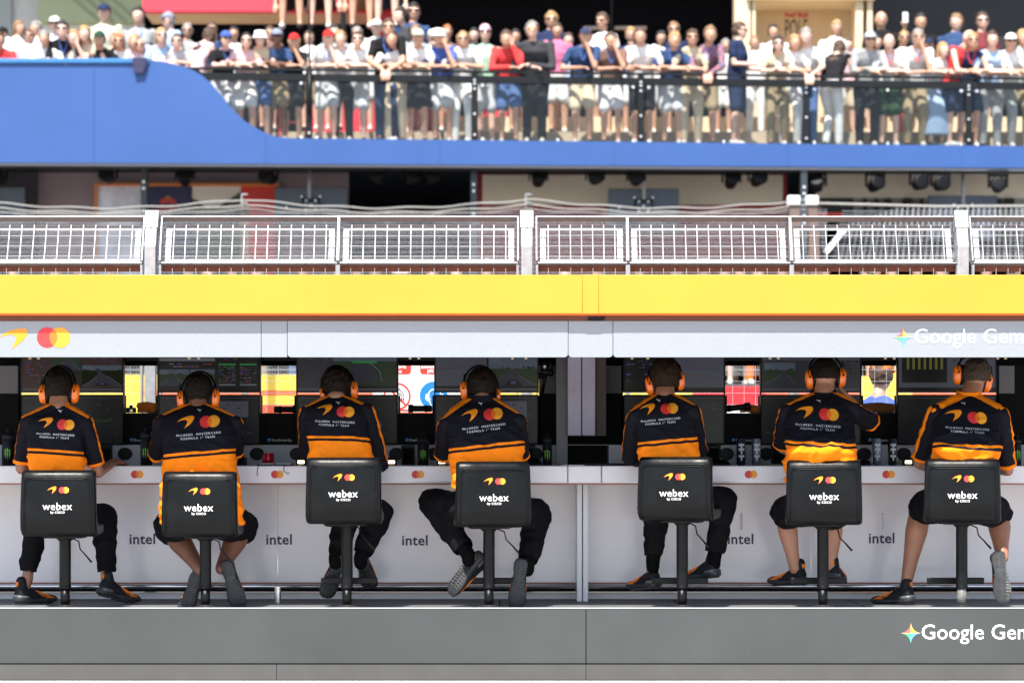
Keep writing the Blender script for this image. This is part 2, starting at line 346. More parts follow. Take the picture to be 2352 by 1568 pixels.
# back wall pieces of the stand (solid stretches between openings sit behind monitors)
bw=thing('stand_back_wall','dark rear wall of the crew stand behind the screens','wall',(0,1.5,ZT))
b=MB()
segs=[(-560,47),(1238,1431),(2290,2352+560)]
for a,c in segs: b.pbox(a,780,c,1021,1.5,1.54)
b.pbox(1231,1021.5,1440,1067,1.5,1.54)
b.build('panel',DKP,bw)
b=MB()
for a,c in ((-4,40),(1238,1276),(1392,1427),(2296,2330)): b.pbox(a,815,c,903,1.47,1.5)
b.build('grey_board',mat('grey_board',(.2,.19,.2),.6,var=.06),bw)
b=MB(); 
for a,c in ((47,284),(362,598),(680,915),(997,1238),(1431,1666),(1746,1979),(2060,2290)): b.pbox(a-4,908,c+4,1021,1.5,1.54)
b.build('lower_panel',DKP,bw)
# pillars in the middle
pc=thing('pillar','pale lilac square column of two panels in the middle of the stand','column',P(1336,1000,1.05))
for a,c in ((1304,1335),(1337,1367)):
    b=MB(); b.pbox(a,700,c,1000,1.05,1.2); b.build('panel',mat('lilac_panel',(.42,.38,.52),.35,var=.12,vs=5),pc,bevel=.003)
b=MB(); b.pbox(1367.5,700,1392,1000,1.12,1.3); b.build('side_panel',mat('brown_panel',(.06,.04,.035),.6),pc)
b=MB(); b.pbox(1278,700,1303.5,1066,1.15,1.3); b.build('rear_panel',mat('slate_panel',(.07,.07,.085),.35,var=.3,vs=4),pc)
# ================================================================ GANTRY AND ROOF
M_sil=mat('silver_flake_paint',(.33,.35,.37),.42,.15,var=.04,vs=2,bump=.25,bs=420)
def flake(m):
    N=m.node_tree.nodes;L=m.node_tree.links;b=N['Principled BSDF'];v=N.new('ShaderNodeTexVoronoi');v.inputs['Scale'].default_value=330
    tc=N.new('ShaderNodeTexCoord');L.new(tc.outputs['Object'],v.inputs['Vector'])
    r=N.new('ShaderNodeMapRange');r.inputs['To Min'].default_value=.93;r.inputs['To Max'].default_value=1.09;s=N.new('ShaderNodeSeparateColor');L.new(v.outputs['Color'],s.inputs[0]);L.new(s.outputs[0],r.inputs['Value'])
    x=N.new('ShaderNodeVectorMath');x.operation='SCALE';x.inputs[0].default_value=(.262,.28,.30);L.new(r.outputs[0],x.inputs['Scale']);L.new(x.outputs[0],b.inputs['Base Color'])
flake(M_sil)
gy=-.40; ga=thing('gantry','silver flecked overhead fascia above the crew, coloured marks at its left','fascia',(0,gy,1.4))
cu=[-600,600,660,1305,1408,2960]
for i in range(5):
    b=MB(); x0=P(cu[i],0,gy).x+.0012; x1=P(cu[i+1],0,gy).x-.0012; z0=P(0,820,gy).z; z1=P(0,737,gy).z
    r=.018; ends=(i in (2,),i in (4,)); pts=[(x0+r,z0),(x1-r,z0)]
    for k in range(5): a=-math.pi/2+k*math.pi/8; pts.append((x1-r+r*math.cos(a),z0+r+r*math.sin(a)))
    pts+=[(x1,z1),(x0,z1)]
    for k in range(5): a=math.pi+k*math.pi/8; pts.append((x0+r+r*math.cos(a),z0+r+r*math.sin(a)))
    if i in (0,1): pts=[(x0,z0),(x1,z0),(x1,z1),(x0,z1)]
    o=(0,.0,.003,0,.002,0)[i]; b.prism(pts,gy-o,gy+.03); b.build('fascia_panel',M_sil,ga,bevel=.0015)
b=MB(); b.box((-4.7,gy+.03,P(0,818,gy).z),(4.7,gy+.12,P(0,723,gy).z)); b.build('backing',M_blackmat,ga)
b=MB(); b.box((-4.7,gy+.10,P(0,724,gy).z-.02),(4.7,1.45,P(0,724,gy).z+.06)); b.build('ceiling',mat('gantry_ceiling',(.005,.005,.005),.8,spec=.1),ga)
b=MB(); b.box((-4.7,1.4,P(0,812,gy).z),(4.7,1.45,P(0,724,gy).z-.02)); b.build('rear_beam',M_blackmat,ga)
b=MB(); b.box((-4.7,gy+.004,P(0,737,gy).z+.0005),(4.7,gy+.03,P(0,721,gy).z)); b.build('soffit_shade_strip',mat('soffit_shade_brown',(.12,.035,.02),.6),ga)  # soffit shade and its orange bounce put in as a red-brown strip
b=MB(); q0=P(1350,724,gy-.01); b.prism([(P(1349,0,gy).x,P(0,736,gy).z),(P(1386,0,gy).x,P(0,736,gy).z),(P(1391,0,gy).x,P(0,728,gy).z),(P(1352,0,gy).x,P(0,728,gy).z)],gy-.003,gy+.003); b.build('joint_shadow',M_black,ga)  # cast shadow of the joint cover laid on as a black piece
for u in (68,88,434,456,942,962,1177,1208,1452,1488,1769,1788,2034,2054,2292,2310):
    b=MB(); b.pbox(u-3,821,u+3,824.5,gy+.35,gy+.37); b.build('screw_clip',mat('brass_clip',(.6,.5,.3),.4,.6),ga)
d=Decal(); d.swoosh(0,0,.163,3); d.flatplane('swoosh_mark',M_gfx,P(30,774,gy),ga)
d=Decal(); d.circles(0,0,.186,0,1,2); d.flatplane('round_mark',M_gfx,P(123,775,gy),ga)
gm=thing  # lettering on the fascia
d=Decal(); c=P(2074,774,gy-.003); d.spark(0,0,.055,(6,5,7,8),0); d.text('Google Gemini',.065+.36,-.006,.72,4,bold=.006,space=1.02); d.flatplane('lettering',M_gfx+M_st,c,ga)
M_roof=mat('yellow_orange_paint',(.80,.255,.018),.45,var=.03,vs=1.5)
ry=gy-.066; rf=thing('roof','bright yellow roof edge running across the top of the crew stand','roof',(0,0,1.7))
rc=[-700,1338,1375,3050]
for i in range(3):
    b=MB(); x0=P(rc[i],0,ry).x+.0003; x1=P(rc[i+1],0,ry).x-.0003; e=.003 if i==1 else 0; b.box((x0,ry-e,P(0,720,ry).z-e*.2),(x1,ry+.3,P(0,631,ry).z+(.001 if i==1 else 0))); b.build('joint_cover' if i==1 else 'fascia_panel',M_roof,rf,bevel=.0025,segs=2)
b=MB(); b.box((-4.8,ry+.3,P(0,716,ry).z),(4.8,1.46,P(0,634,ry).z)); b.build('roof_deck',M_roof,rf)
b=MB(); b.box((-4.8,ry+.008,P(0,723,ry).z),(4.8,gy+.01,P(0,720,ry).z-.001)); b.build('lower_lip',mat('orange_lip',(.75,.17,.01),.5),rf)
# ================================================================ MONITORS
random.seed(7)
def emat(name,c,s): return mat(name,tuple(k*.08 for k in c),.3,emit=tuple(.55*k+.12*sum(c)/3 for k in c),es=s*.5,spec=.3)
SCR=[emat('screen_'+n,c,s) for n,c,s in (('black',(.02,.02,.03),.04),('brown',(.20,.08,.06),.09),('grey',(.28,.3,.42),.11),('white',(.55,.58,.7),.12),('green',(.03,.8,.15),.16),('violet',(.25,.12,.8),.14),('red',(.8,.1,.08),.12),('yellow',(.65,.7,.08),.1),('sky',(.3,.42,.6),.1),('grass',(.06,.14,.05),.12),('track',(.12,.12,.2),.1),('dim',(.14,.14,.2),.08))]
K={n:i for i,n in enumerate(('black','brown','grey','white','green','violet','red','yellow','sky','grass','track','dim'))}
def scr_lines(d,x0,z0,x1,z1,n,cols,lay=2,dens=.7,colw=6):
    h=(z1-z0)/n
    for i in range(n):
        x=x0
        while x<x1-.004:
            l=random.uniform(.006,.03)
            if random.random()<dens: d.rect(x,z0+h*(i+.25),min(x+l,x1),z0+h*(i+.7),K[random.choice(cols)],lay)
            x+=l+.006
def scr_cam(d,x0,z0,x1,z1):             # onboard camera picture: sky, grass, road converging
    w=x1-x0;h=z1-z0; rr=random.uniform; hz=rr(.5,.75); bx=rr(.3,.7); cv=rr(-.25,.25); d.rect(x0,z0,x1,z1,K['grass'],1); d.rect(x0,z0+h*hz,x1,z1,K['sky'],2)
    n=8; L_=[];R_=[]
    for i in range(n+1):
        t=i/n; c=.5+(bx-.5)*t+cv*math.sin(t*3.1)*.5; hw=.48*(1-t)**1.5+.03; L_.append((x0+w*min(1,max(0,c-hw)),z0+h*hz*t)); R_.append((x0+w*min(1,max(0,c+hw)),z0+h*hz*t))
    d.add(L_+R_,[(i,n+1+i,n+2+i,i+1) for i in range(n)],K['track'],3); d.stroke(L_[:6],.002,K['white'],4); d.stroke(R_[:6],.002,K['white'],4)
    for k in range(7): q=rr(0,.9); d.rect(x0+w*q,z0+h*hz,x0+w*(q+rr(.03,.1)),z0+h*(hz+rr(.02,.09)),K[random.choice(['grass','dim','brown'])],4)
    if rr(0,1)>.4: d.poly([(x0+w*.32,z0),(x0+w*.7,z0),(x0+w*.66,z0+h*.1),(x0+w*.56,z0+h*.2),(x0+w*.46,z0+h*.2),(x0+w*.36,z0+h*.1)],K['black'],5); d.rect(x0+w*.46,z0+h*.06,x0+w*.56,z0+h*.15,K['violet'],6)
    for k in range(3): d.rect(x0+w*.04,z1-h*(.1+.07*k),x0+w*rr(.12,.3),z1-h*(.07+.07*k),K['white'],4)
def scr_graph(d,x0,z0,x1,z1):
    d.rect(x0,z0,x1,z1,K['grey'],1)
    for k,c in enumerate(('red','green','violet','black','dim','red')):
        y=z0+(z1-z0)*.55; pts=[]
        for i in range(12): t=i/11; pts.append((x0+.02+(x1-x0-.04)*t,y+(k-2.5)*.012*t*1.8+.004*math.sin(t*9+k)))
        d.stroke(pts,.0016,K[c],2)
def monitor(u0,u1,v0,v1,label,content,seed):
    random.seed(seed); y=1.22; A=P(u0,v1,y);C=P(u1,v0,y); cx=(A.x+C.x)/2; t=thing('monitor',label,'monitor',(cx,y,A.z),'monitors above the counter')
    b=MB(); b.box((A.x+.001,y,A.z),(C.x-.001,y+.035,C.z)); b.build('bezel',M_black,t,bevel=.003)
    w=C.x-A.x-.022; h=C.z-A.z-.022; d=Decal(); d.rect(-w/2,-h/2,w/2,h/2,K['dim'] if content in('cam','maps') else K['black'],0)
    L=-w/2;Rr=w/2;Bt=-h/2;T=h/2
    if content=='brown':
        d.rect(L,Bt,L+w*.31,T,K['brown'],1); scr_lines(d,L+.02,Bt+.05,L+w*.28,T-.12,8,['grey','red','violet','dim'],2,.6); scr_cam(d,L+w*.31,Bt+h*.4,L+w*.59,T-h*.1); d.rect(L+w*.6,Bt,Rr,T,K['brown'],1); scr_lines(d,L+w*.62,Bt+h*.55,Rr-.01,T-.08,6,['grey','violet','dim'],2,.5); scr_cam(d,L+w*.6,Bt+.03,Rr,Bt+h*.5); d.rect(L,Bt,Rr,Bt+.012,K['grey'],2)
    elif content=='tables':
        d.rect(L,T-h*.42,L+w*.56,T-h*.36,K['white'],1); scr_lines(d,L+.01,T-h*.55,L+w*.55,T-h*.45,2,['white','red','violet','dim'],2,.5); scr_cam(d,L,Bt+.03,L+w*.3,Bt+h*.42); scr_cam(d,L+w*.31,Bt+.03,L+w*.56,Bt+h*.42)
        for a in (.6,.81):
            d.rect(L+w*a,Bt+h*.5,L+w*(a+.17),Bt+h*.53,K['green'],2); scr_lines(d,L+w*a,Bt+h*.12,L+w*(a+.17),Bt+h*.48,12,['white','red','dim','green','violet','grey'],2,.75); d.rect(L+w*a,Bt+h*.1,L+w*(a+.17),Bt+h*.13,K['white'],2)
        scr_lines(d,L+w*.6,T-h*.4,Rr-.01,T-.05,8,['violet','yellow','dim'],2,.4)
    elif content=='race':
        d.rect(L,Bt,L+w*.34,T,K['dim'],1); scr_lines(d,L+.01,Bt+h*.4,L+w*.3,T-.05,9,['dim','brown','grey'],2,.4)
        x0=L+w*.35; d.rect(x0,Bt+.03,Rr,T-h*.2,K['grass'],1); d.rect(x0,T-h*.42,Rr,T-h*.2,K['sky'],2); d.poly([(x0+w*.12,Bt+.05),(x0+w*.5,Bt+.05),(x0+w*.38,T-h*.45),(x0+w*.24,T-h*.45)],K['track'],3); d.stroke([(x0+w*.5,Bt+.06),(x0+w*.48,Bt+.12),(x0+w*.38,T-h*.45)],.005,K['white'],4); d.rect(x0+w*.2,T-h*.46,x0+w*.45,T-h*.42,K['green'],4); d.rect(L,Bt,Rr,Bt+.014,K['grey'],2)
    elif content=='graph':
        scr_graph(d,L,Bt+.03,L+w*.5,T-h*.3); scr_cam(d,L+w*.52,Bt+.03,Rr,T-h*.3); d.rect(L,T-h*.3,Rr,T-h*.25,K['dim'],2); d.rect(L,Bt,Rr,Bt+.014,K['grey'],2); scr_lines(d,L,T-h*.24,Rr,T-.05,3,['white','dim'],2,.3)
    elif content=='plot':
        scr_lines(d,L+.01,Bt+.05,L+w*.28,T-.1,8,['dim','violet','grey'],2,.25); scr_graph(d,L+w*.36,Bt+.02,Rr,T-h*.3); d.rect(L+w*.36,T-h*.3,Rr,T-h*.26,K['red'],2)
    elif content=='bars':
        d.rect(L,Bt+.02,Rr,T-h*.2,K['grey'],1); d.rect(L+.02,Bt+.05,L+w*.5,T-h*.3,K['black'],2)
        for k in range(7): d.rect(L+.05+k*.035,Bt+h*.42,L+.065+k*.035,T-h*.32,K['yellow'],3)
        scr_lines(d,L+w*.55,Bt+.06,Rr-.02,T-h*.3,7,['dim','black'],2,.35)
    elif content=='maps':
        d.rect(L,T-h*.4,Rr,T-h*.36,K['grey'],2); scr_cam(d,L+w*.02,Bt+.04,L+w*.34,T-h*.45); scr_lines(d,L+w*.68,Bt+.05,Rr-.01,T-h*.3,7,['dim','black','brown'],2,.5); d.rect(L,Bt,Rr,Bt+.012,K['grey'],2)
    else:
        scr_lines(d,L+.02,Bt+.05,Rr-.03,T-.04,9,['dim','brown'],2,.12)
        if seed%2: d.rect(L+w*.52,Bt+h*.55,L+w*.9,T-.03,K['grey'],1); 
        if seed%3==0: scr_cam(d,L+w*.5,Bt+.04,L+w*.85,Bt+h*.42)
        if seed%3==1: d.rect(L+w*.6,Bt+h*.45,L+w*.9,Bt+h*.5,K['grass'],1)
        d.rect(L,T-.012,Rr,T-.006,K['dim'],2)
    d.flatplane('screen',SCR,((A.x+C.x)/2,y,(A.z+C.z)/2),t)
MX=[(47,284),(362,598),(680,915),(997,1238),(1431,1666),(1746,1979),(2060,2290)]
UP=['brown','tables','race','graph','plot','maps','bars']
who=['leftmost','second','third','fourth','fifth','sixth','rightmost']
what=['brown data panes and an onboard picture','green-headed timing tables','a race broadcast picture','line graphs and a track picture','a grey fan-shaped line plot','a track map and onboard view','yellow bars on black']
for i,((a,c),k) in enumerate(zip(MX,UP)):
    monitor(a,c,776,901,'upper monitor showing %s, %s of the upper row'%(what[i],who[i]),k,i)
    monitor(a+1,c-1,906,1020,'dim lower monitor, %s of the lower row, behind the crew'%who[i],'low',i+10)
# ================================================================ BAR SEATS
M_leather=mat('black_leather',(.005,.0055,.006),.32,var=.3,vs=9,bump=.45,bs=16,spec=.13)
M_pole=mat('black_powder_coat',(.004,.004,.0045),.38,var=.15,vs=20,spec=.2)
M_base=mat('scuffed_dark_metal',(.05,.05,.05),.35,.6,var=.3,vs=40)
def bar_seat(u,v_top,v_bot,ang,foot,label,uc):
    base=P(u,1392,.13); t=thing('bar_chair',label,'bar chair',(base.x,.13,0),'black bar chairs along the counter')
    px=base.x; ztop=P(0,v_top,-.13).z; zbot=P(0,v_bot,-.13).z; H=ztop-zbot; Rm=Matrix.Translation((px,.13,0))@Matrix.Rotation(-ang,4,'Z')
    def fin(o):
        me=o.data; g=Matrix.Translation((-px,-.13,0)); return o
    w=.2185
    # backrest: padded panel, slightly wider low down, whose foot rolls forward under the sitter
    def prof(th):                       # outer (rear) side then inner side of the L-shaped shell
        out=[(-.208,zbot+H),(-.226,zbot+H-.006),(-.24,zbot+H-.022),(-.247,zbot+H-.05),(-.2515,zbot+H*.75),(-.258,zbot+H*.45),(-.258,zbot+.11),(-.245,zbot+.045),(-.205,zbot+.008),(-.15,zbot)]
        inn=[(-.15,zbot+.07),(-.175,zbot+.085),(-.19,zbot+.13),(-.19,zbot+H*.45),(-.183,zbot+H*.75),(-.172,zbot+H-.022),(-.184,zbot+H-.004)]
        return out+inn
    pr=prof(0); n=len(pr); b=MB(); xs=[-1,-.97,-.9,-.5,0,.5,.9,.97,1]; vs=[];fs=[]
    for k,x in enumerate(xs):
        for (y,z) in pr:
            q=1-.035*max(0,(z-zbot)/H); e=abs(x); pin=0 if e<.95 else .012*(e-.95)/.05
            cy,cz=-.215,zbot+H*.5; vs.append((x*w*q,y+(.02 if e>.99 else (.006 if e>.95 else 0))*(1 if y<-.2 else -.6),z-(.014 if e>.99 else (.004 if e>.95 else 0))*(1 if z>zbot+H*.9 else (-1 if z<zbot+.03 else 0))))
    K=len(xs)
    for i in range(K-1):
        for k in range(n): fs.append((i*n+k,(i+1)*n+k,(i+1)*n+(k+1)%n,i*n+(k+1)%n))
    fs.append(tuple(range(n))); fs.append(tuple((K-1)*n+k for k in range(n))[::-1]); b.add(vs,fs)
    b.v=[Rm@p for p in b.v]; o=b.build('backrest',M_leather,t,smooth=True,bevel=.009,segs=3)
    # piping seams on the rear of the backrest
    def edge(ins,yo,zt):
        q=lambda z:w*(1-.035*(z-zbot)/H)-ins
        yy=lambda z: -.2585+yo+(.007*((z-zbot)/H-.45)/.3 if (z-zbot)/H>.45 else 0)
        pts=[(-q(zbot+.01),-.205+yo,zbot+.012),(-q(zbot+.04),-.245+yo,zbot+.045),(-q(zbot+.11),yy(zbot+.11),zbot+.11),(-q(zbot+H*.6),yy(zbot+H*.6),zbot+H*.6),(-q(zt-.02),yy(zt-.02),zt-.025),(-q(zt)+.012,yy(zt),zt-.006),(-q(zt)+.035,yy(zt),zt)]
        return [Rm@Vector(p) for p in pts+[(-x,y,z) for x,y,z in pts[::-1]]]
    for ins,r,zt in ((.022,.0048,ztop-.044),(.032,.003,ztop-.054)):
        b=MB(); b.tube(edge(ins,.0005,zt),r,6); b.build('piping',M_leather,t,smooth=True)
    # seat cushion
    b=MB(); vs=[];zs=zbot+.035
    b.loft([((0,y,z),rx,rz) for y,z,rx,rz in ((-.16,zs,w*.9,.03),(-.14,zs,w*.92,.036),(0,zs+.002,w*.94,.04),(.12,zs+.006,w*.94,.04),(.19,zs+.012,w*.9,.036),(.215,zs+.012,w*.84,.026))],28,5,(1,0,0),(0,0,1))
    b.v=[Rm@p for p in b.v]; b.build('seat',M_leather,t,smooth=True)
    b=MB(); b.box((-.11,-.09,zbot-.012),(.11,.1,zbot-.001)); b.lathe((0,0,0),[(.028,zbot-.05),(.034,zbot-.03),(.055,zbot-.012)],18); b.v=[Rm@p for p in b.v]; b.build('swivel_plate',M_pole,t,bevel=.002)
    zs=P(0,1350,.13).z; b=MB(); b.cyl((px,.13,zs),(px,.13,zbot-.02),.0335,n=24); b.lathe((px,.13,0),[(.0335,zs-.001),(.0355,zs+.003),(.0355,zs+.012),(.0335,zs+.016)],24); b.build('pole',M_pole,t,smooth=True,bevel=.001)
    b=MB(); b.cyl((px,.13,.006),(px,.13,zs),.0275,n=24); b.build('lower_tube',mat('taped_tube',(.12,.12,.115),.6,var=.5,vs=30) if u>2200 else M_pole,t,smooth=True)
    b=MB(); b.lathe((px,.13,0),[(.062,.001),(.064,.004),(.062,.009),(.036,.014),(.034,.02)],32); b.build('base_plate',M_base,t,smooth=True)
    b=MB(); b.tube([Rm@Vector(p) for p in ((.05,-.02,zbot-.015),(.085,-.04,zbot-.03),(.095,-.05,zbot-.075),(.125,-.06,zbot-.105),(.165,-.07,zbot-.15))],[.004,.004,.004,.0045,.0065],8); b.build('lever',M_pole,t,smooth=True)
    if foot:
        zf=P(0,1333,.33).z; b=MB(); b.box((px-.165,.32,zf-.018),(px+.165,.37,zf+.018)); b.box((px-.012,.13,zf-.012),(px+.012,.33,zf+.012)); b.build('footrest',M_pole,t,bevel=.004)
    d=Decal(); d.swoosh(-.032,0,.055,3,rot=R(8)); d.circles(.037,-.002,.058,0,1,2); d.text('webex',0,-.094,.168,4,bold=.004,space=1.06); d.text('by',-.030,-.130,.018,4,bold=.005); d.text('CISCO',.014,-.1285,.056,4,bold=.012,space=1.15)
    q=Rm@Vector((0,-.256,ztop-.112)); Xd=(Rm.to_3x3()@Vector((1,0,0)))
    # art follows the gentle lean of the panel
    mb=MB(); kk=.023/(H*.55); 
    yz=lambda z:(lambda f:-.258+(f-.45)/.3*.0065 if .45<f<.75 else (-.2515+(f-.75)/.12*.0045 if f>=.75 else -.258))((z-zbot)/H)
    mb.v=[Rm@Vector((a,yz(ztop-.112+z_)-.0026-.0008*l,ztop-.112+z_)) for (a,z_),l in zip(d.v,d.l)]; mb.f=d.f; mb.m=d.m; link('print',mb.mesh('print'),M_gfx,t)
    t['px']=px; return t
seats=[(149.7,1079,1233,R(11),0,'black bar chair of the crew member with the wristwatch, leftmost in the row'),
(472,1082,1234,R(9),0,'black bar chair with crossed ankles behind its post, second from left'),
(797,1050,1204,R(5),1,'tall black bar chair right of the red can, third from left'),
(1123,1059,1211,R(-6),1,'black bar chair just left of the pillar, turned slightly left'),
(1567,1048.5,1197,R(10),1,'black bar chair just right of the white counter legs'),
(1890,1056,1206,R(-1),1,'black bar chair of the crew member with raised arm, second from right'),
(2209,1053,1201,R(0),1,'black bar chair with a scuffed taped post, rightmost in the row')]
for (u,a,c,an,f,l),bc in zip(seats,(131.5,456,788,1134.5,1548,1893,2211)):
    bar_seat(u,a,c,math.asin(((u-1176)*15.13-(bc-1176)*14.87)/FPX/.258),f,l,0)
# ================================================================ SEATED CREW
M_navy=None
def shirt_mat(name,bands):              # navy knit with the papaya lower half, stripe and trims read from mesh attributes
    m=bpy.data.materials.new(name); m.use_nodes=True; N=m.node_tree.nodes;L=m.node_tree.links;b=N['Principled BSDF']; b.inputs['Roughness'].default_value=.72; b.inputs['Specular IOR Level'].default_value=.07
    def attr(n): a=N.new('ShaderNodeAttribute'); a.attribute_name=n; return a.outputs['Fac']
    def mth(op,a,c=None):
        x=N.new('ShaderNodeMath'); x.operation=op
        for i,k in enumerate((a,c)):
            if k is None: continue
            if isinstance(k,(int,float)): x.inputs[i].default_value=k
            else: L.new(k,x.inputs[i])
        return x.outputs[0]
    t=attr('band'); o=attr('trim')
    in1=mth('MULTIPLY',mth('GREATER_THAN',t,0),mth('LESS_THAN',t,.0145)); in2=mth('GREATER_THAN',t,.029)
    f=mth('MINIMUM',mth('ADD',mth('ADD',in1,in2),mth('GREATER_THAN',o,0)),1)
    mx=N.new('ShaderNodeMix'); mx.data_type='RGBA'; L.new(f,mx.inputs[0]); mx.inputs[6].default_value=(.0095,.0088,.0125,1); mx.inputs[7].default_value=(.95,.225,.008,1); 
    tc=N.new('ShaderNodeTexCoord'); n=N.new('ShaderNodeTexNoise'); n.inputs['Scale'].default_value=9; n.inputs['Detail'].default_value=4; L.new(tc.outputs['Object'],n.inputs['Vector'])
    r=N.new('ShaderNodeMapRange'); r.inputs['To Min'].default_value=.8; r.inputs['To Max'].default_value=1.2; L.new(n.outputs['Fac'],r.inputs['Value'])
    s=N.new('ShaderNodeVectorMath'); s.operation='SCALE'; L.new(mx.outputs[2],s.inputs[0]); L.new(r.outputs[0],s.inputs['Scale']); L.new(s.outputs[0],b.inputs['Base Color'])
    bp=N.new('ShaderNodeBump'); bp.inputs['Strength'].default_value=.25; bp.inputs['Distance'].default_value=.006; n2=N.new('ShaderNodeTexNoise'); n2.inputs['Scale'].default_value=28; L.new(tc.outputs['Object'],n2.inputs['Vector']); L.new(n2.outputs['Fac'],bp.inputs['Height']); L.new(bp.outputs[0],b.inputs['Normal'])
    return m
M_shirt=shirt_mat('team_shirt',0)
M_navy=mat('navy_knit',(.018,.017,.023),.8,var=.12,vs=20)
M_trou=mat('black_trousers',(.0065,.006,.0075),.85,var=.3,vs=12,bump=.9,bs=14,spec=.08)
M_sock=mat('black_sock',(.004,.004,.004),.9,spec=.05)
M_upper=mat('shoe_knit_black',(.009,.010,.013),.6,spec=.2,var=.3,vs=40,bump=.3,bs=150)
M_sole=mat('shoe_rubber_dark',(.02,.021,.023),.55,var=.3,vs=25)
M_soleg=mat('shoe_rubber_grey',(.17,.165,.15),.65,var=.25,vs=25)
M_shor=mat('shoe_orange',(.85,.2,.01),.45)
SKIN={'a':mat('skin_light_tan',(.40,.19,.12),.5,var=.12,vs=14),'b':mat('skin_tan',(.30,.13,.075),.5,var=.12,vs=14),'c':mat('skin_brown',(.17,.07,.04),.5,var=.12,vs=14)}
HAIRM={'dark':mat('hair_dark_brown',(.009,.0055,.004),.7,spec=.15,var=.5,vs=60,bump=.6,bs=120),'brown':mat('hair_brown',(.022,.011,.006),.7,spec=.15,var=.5,vs=60,bump=.6,bs=120),'grey':mat('hair_cropped_grey',(.05,.034,.025),.75,spec=.15,var=.35,vs=90,bump=.4,bs=200)}
def sprof(y):
    T=((0,.024,.018,.078),(.012,.034,.012,.1),(.04,.037,.01,.106),(.085,.038,.01,.1),(.125,.042,.01,.083),(.17,.047,.01,.068),(.22,.048,.012,.056),(.255,.046,.014,.055),(.278,.038,.016,.05),(.291,.022,.02,.04))
    return T
def shoe(parent,heel,toe,up=(0,0,1),grey=False,flip=1,S=1.):
    heel=Vector(heel); Y=Vector(toe).normalized(); U=Vector(up); X=Y.cross(U).normalized(); Z=X.cross(Y)
    M=Matrix((X,Y,Z)).transposed()*S
    T=sprof(0); mk=lambda rings,e,n=22:MB().loft([((0,y,(a+c)/2),w,(c-a)/2) for y,w,a,c in rings],n,e,(1,0,0),(0,0,1))
    place=lambda b:[setattr(b,'v',[heel+M@p for p in b.v]),b][1]
    b=mk(T,2.3); b.cap((0,.045,.09),.036,(0,.03,.125),.033,14); b=place(b); up_=link('shoe',fuse(b,.006,3),M_upper,parent,smooth=True)
    so=[(-.012,.018,.012,.036),(-.004,.031,.003,.042),(.02,.041,0,.044),(.06,.040,.001,.04),(.105,.033,.004,.034),(.15,.043,.001,.036),(.2,.053,0,.038),(.235,.052,.003,.04),(.265,.046,.010,.042),(.286,.035,.018,.04),(.299,.018,.028,.038)]
    b=mk(so,3.6); b=place(b); b.build('sole',M_soleg if grey else M_sole,up_,smooth=True,bevel=.002)
    # tread: two rows of chevron blocks, a centre channel
    b=MB()
    for i in range(15):
        y=.012+i*.0178
        if .085<y<.11: continue
        w=.033 if y<.1 else .043
        if y>.23: w=.034
        z=-.0008+(.006 if y>.23 else 0)+(.009 if y>.25 else 0)
        for s in (-1,1):
            b.tube([(s*.007,y-.005,z),(s*w*.4,y+.003,z-.001),(s*w*.7,y-.002,z-.0005),(s*w,y+.006,z+.002)],[.0035,.0042,.004,.003],6)
    b=place(b); b.build('tread',M_soleg if grey else mat('tread_dark',(.045,.045,.047),.6),up_)
    # flame-like side stripes and heel tab
    b=MB()
    for s in (-1,1):
        for k in range(4):
            y0=.10+.02*k; pts=[]
            for j in range(6):
                q=j/5; y=y0+.05*q+.02; z=.036+(.038-.006*k)*(1-q)**1.3+.004
                # side of the upper at this y,z
                i=max(0,min(len(T)-2,next((i for i in range(len(T)-1) if T[i][0]<=y<=T[i+1][0]),len(T)-2))); f=(y-T[i][0])/(T[i+1][0]-T[i][0]); ww=T[i][1]+f*(T[i+1][1]-T[i][1]); a=T[i][2]+f*(T[i+1][2]-T[i][2]); c=T[i][3]+f*(T[i+1][3]-T[i][3])
                zz=min(max((z-(a+c)/2)/((c-a)/2),-1),.97); xx=ww*(1-abs(zz)**2.3)**(1/2.3); pts.append((s*(xx+.0005),y,z))
            b.tube(pts,[.0035,.0032,.003,.0028,.0022,.0012],6)
        b.add([(s*.0505,.17,.034),(s*.0515,.22,.034),(s*.048,.255,.036),(s*.0485,.23,.043),(s*.0495,.2,.042)],[(0,1,2,3,4)])
    b=place(b); b.build('side_stripes',M_shor,up_)
    b=MB(); b.loft([((0,y,.034),w_,.012) for y,w_ in ((-.0075,.02),(.0,.034),(.02,.0425),(.05,.0425),(.07,.040))],20,4,(1,0,0),(0,0,1)); b=place(b); b.build('heel_clip',mat('shoe_silver',(.12,.125,.13),.35,.3),up_,smooth=True)
    b=MB(); b.bar((0,-.004,.098),(0,.002,.122),.02,.008); b=place(b); b.build('heel_tab',M_shor,up_)
    return up_
def ZR(reg):
    ox={1:0,2:581.9,3:1286.25,4:1739.5}[reg]; return lambda zx,zy,y:P(ox+.41025*zx,796.25+.41025*zy,y)
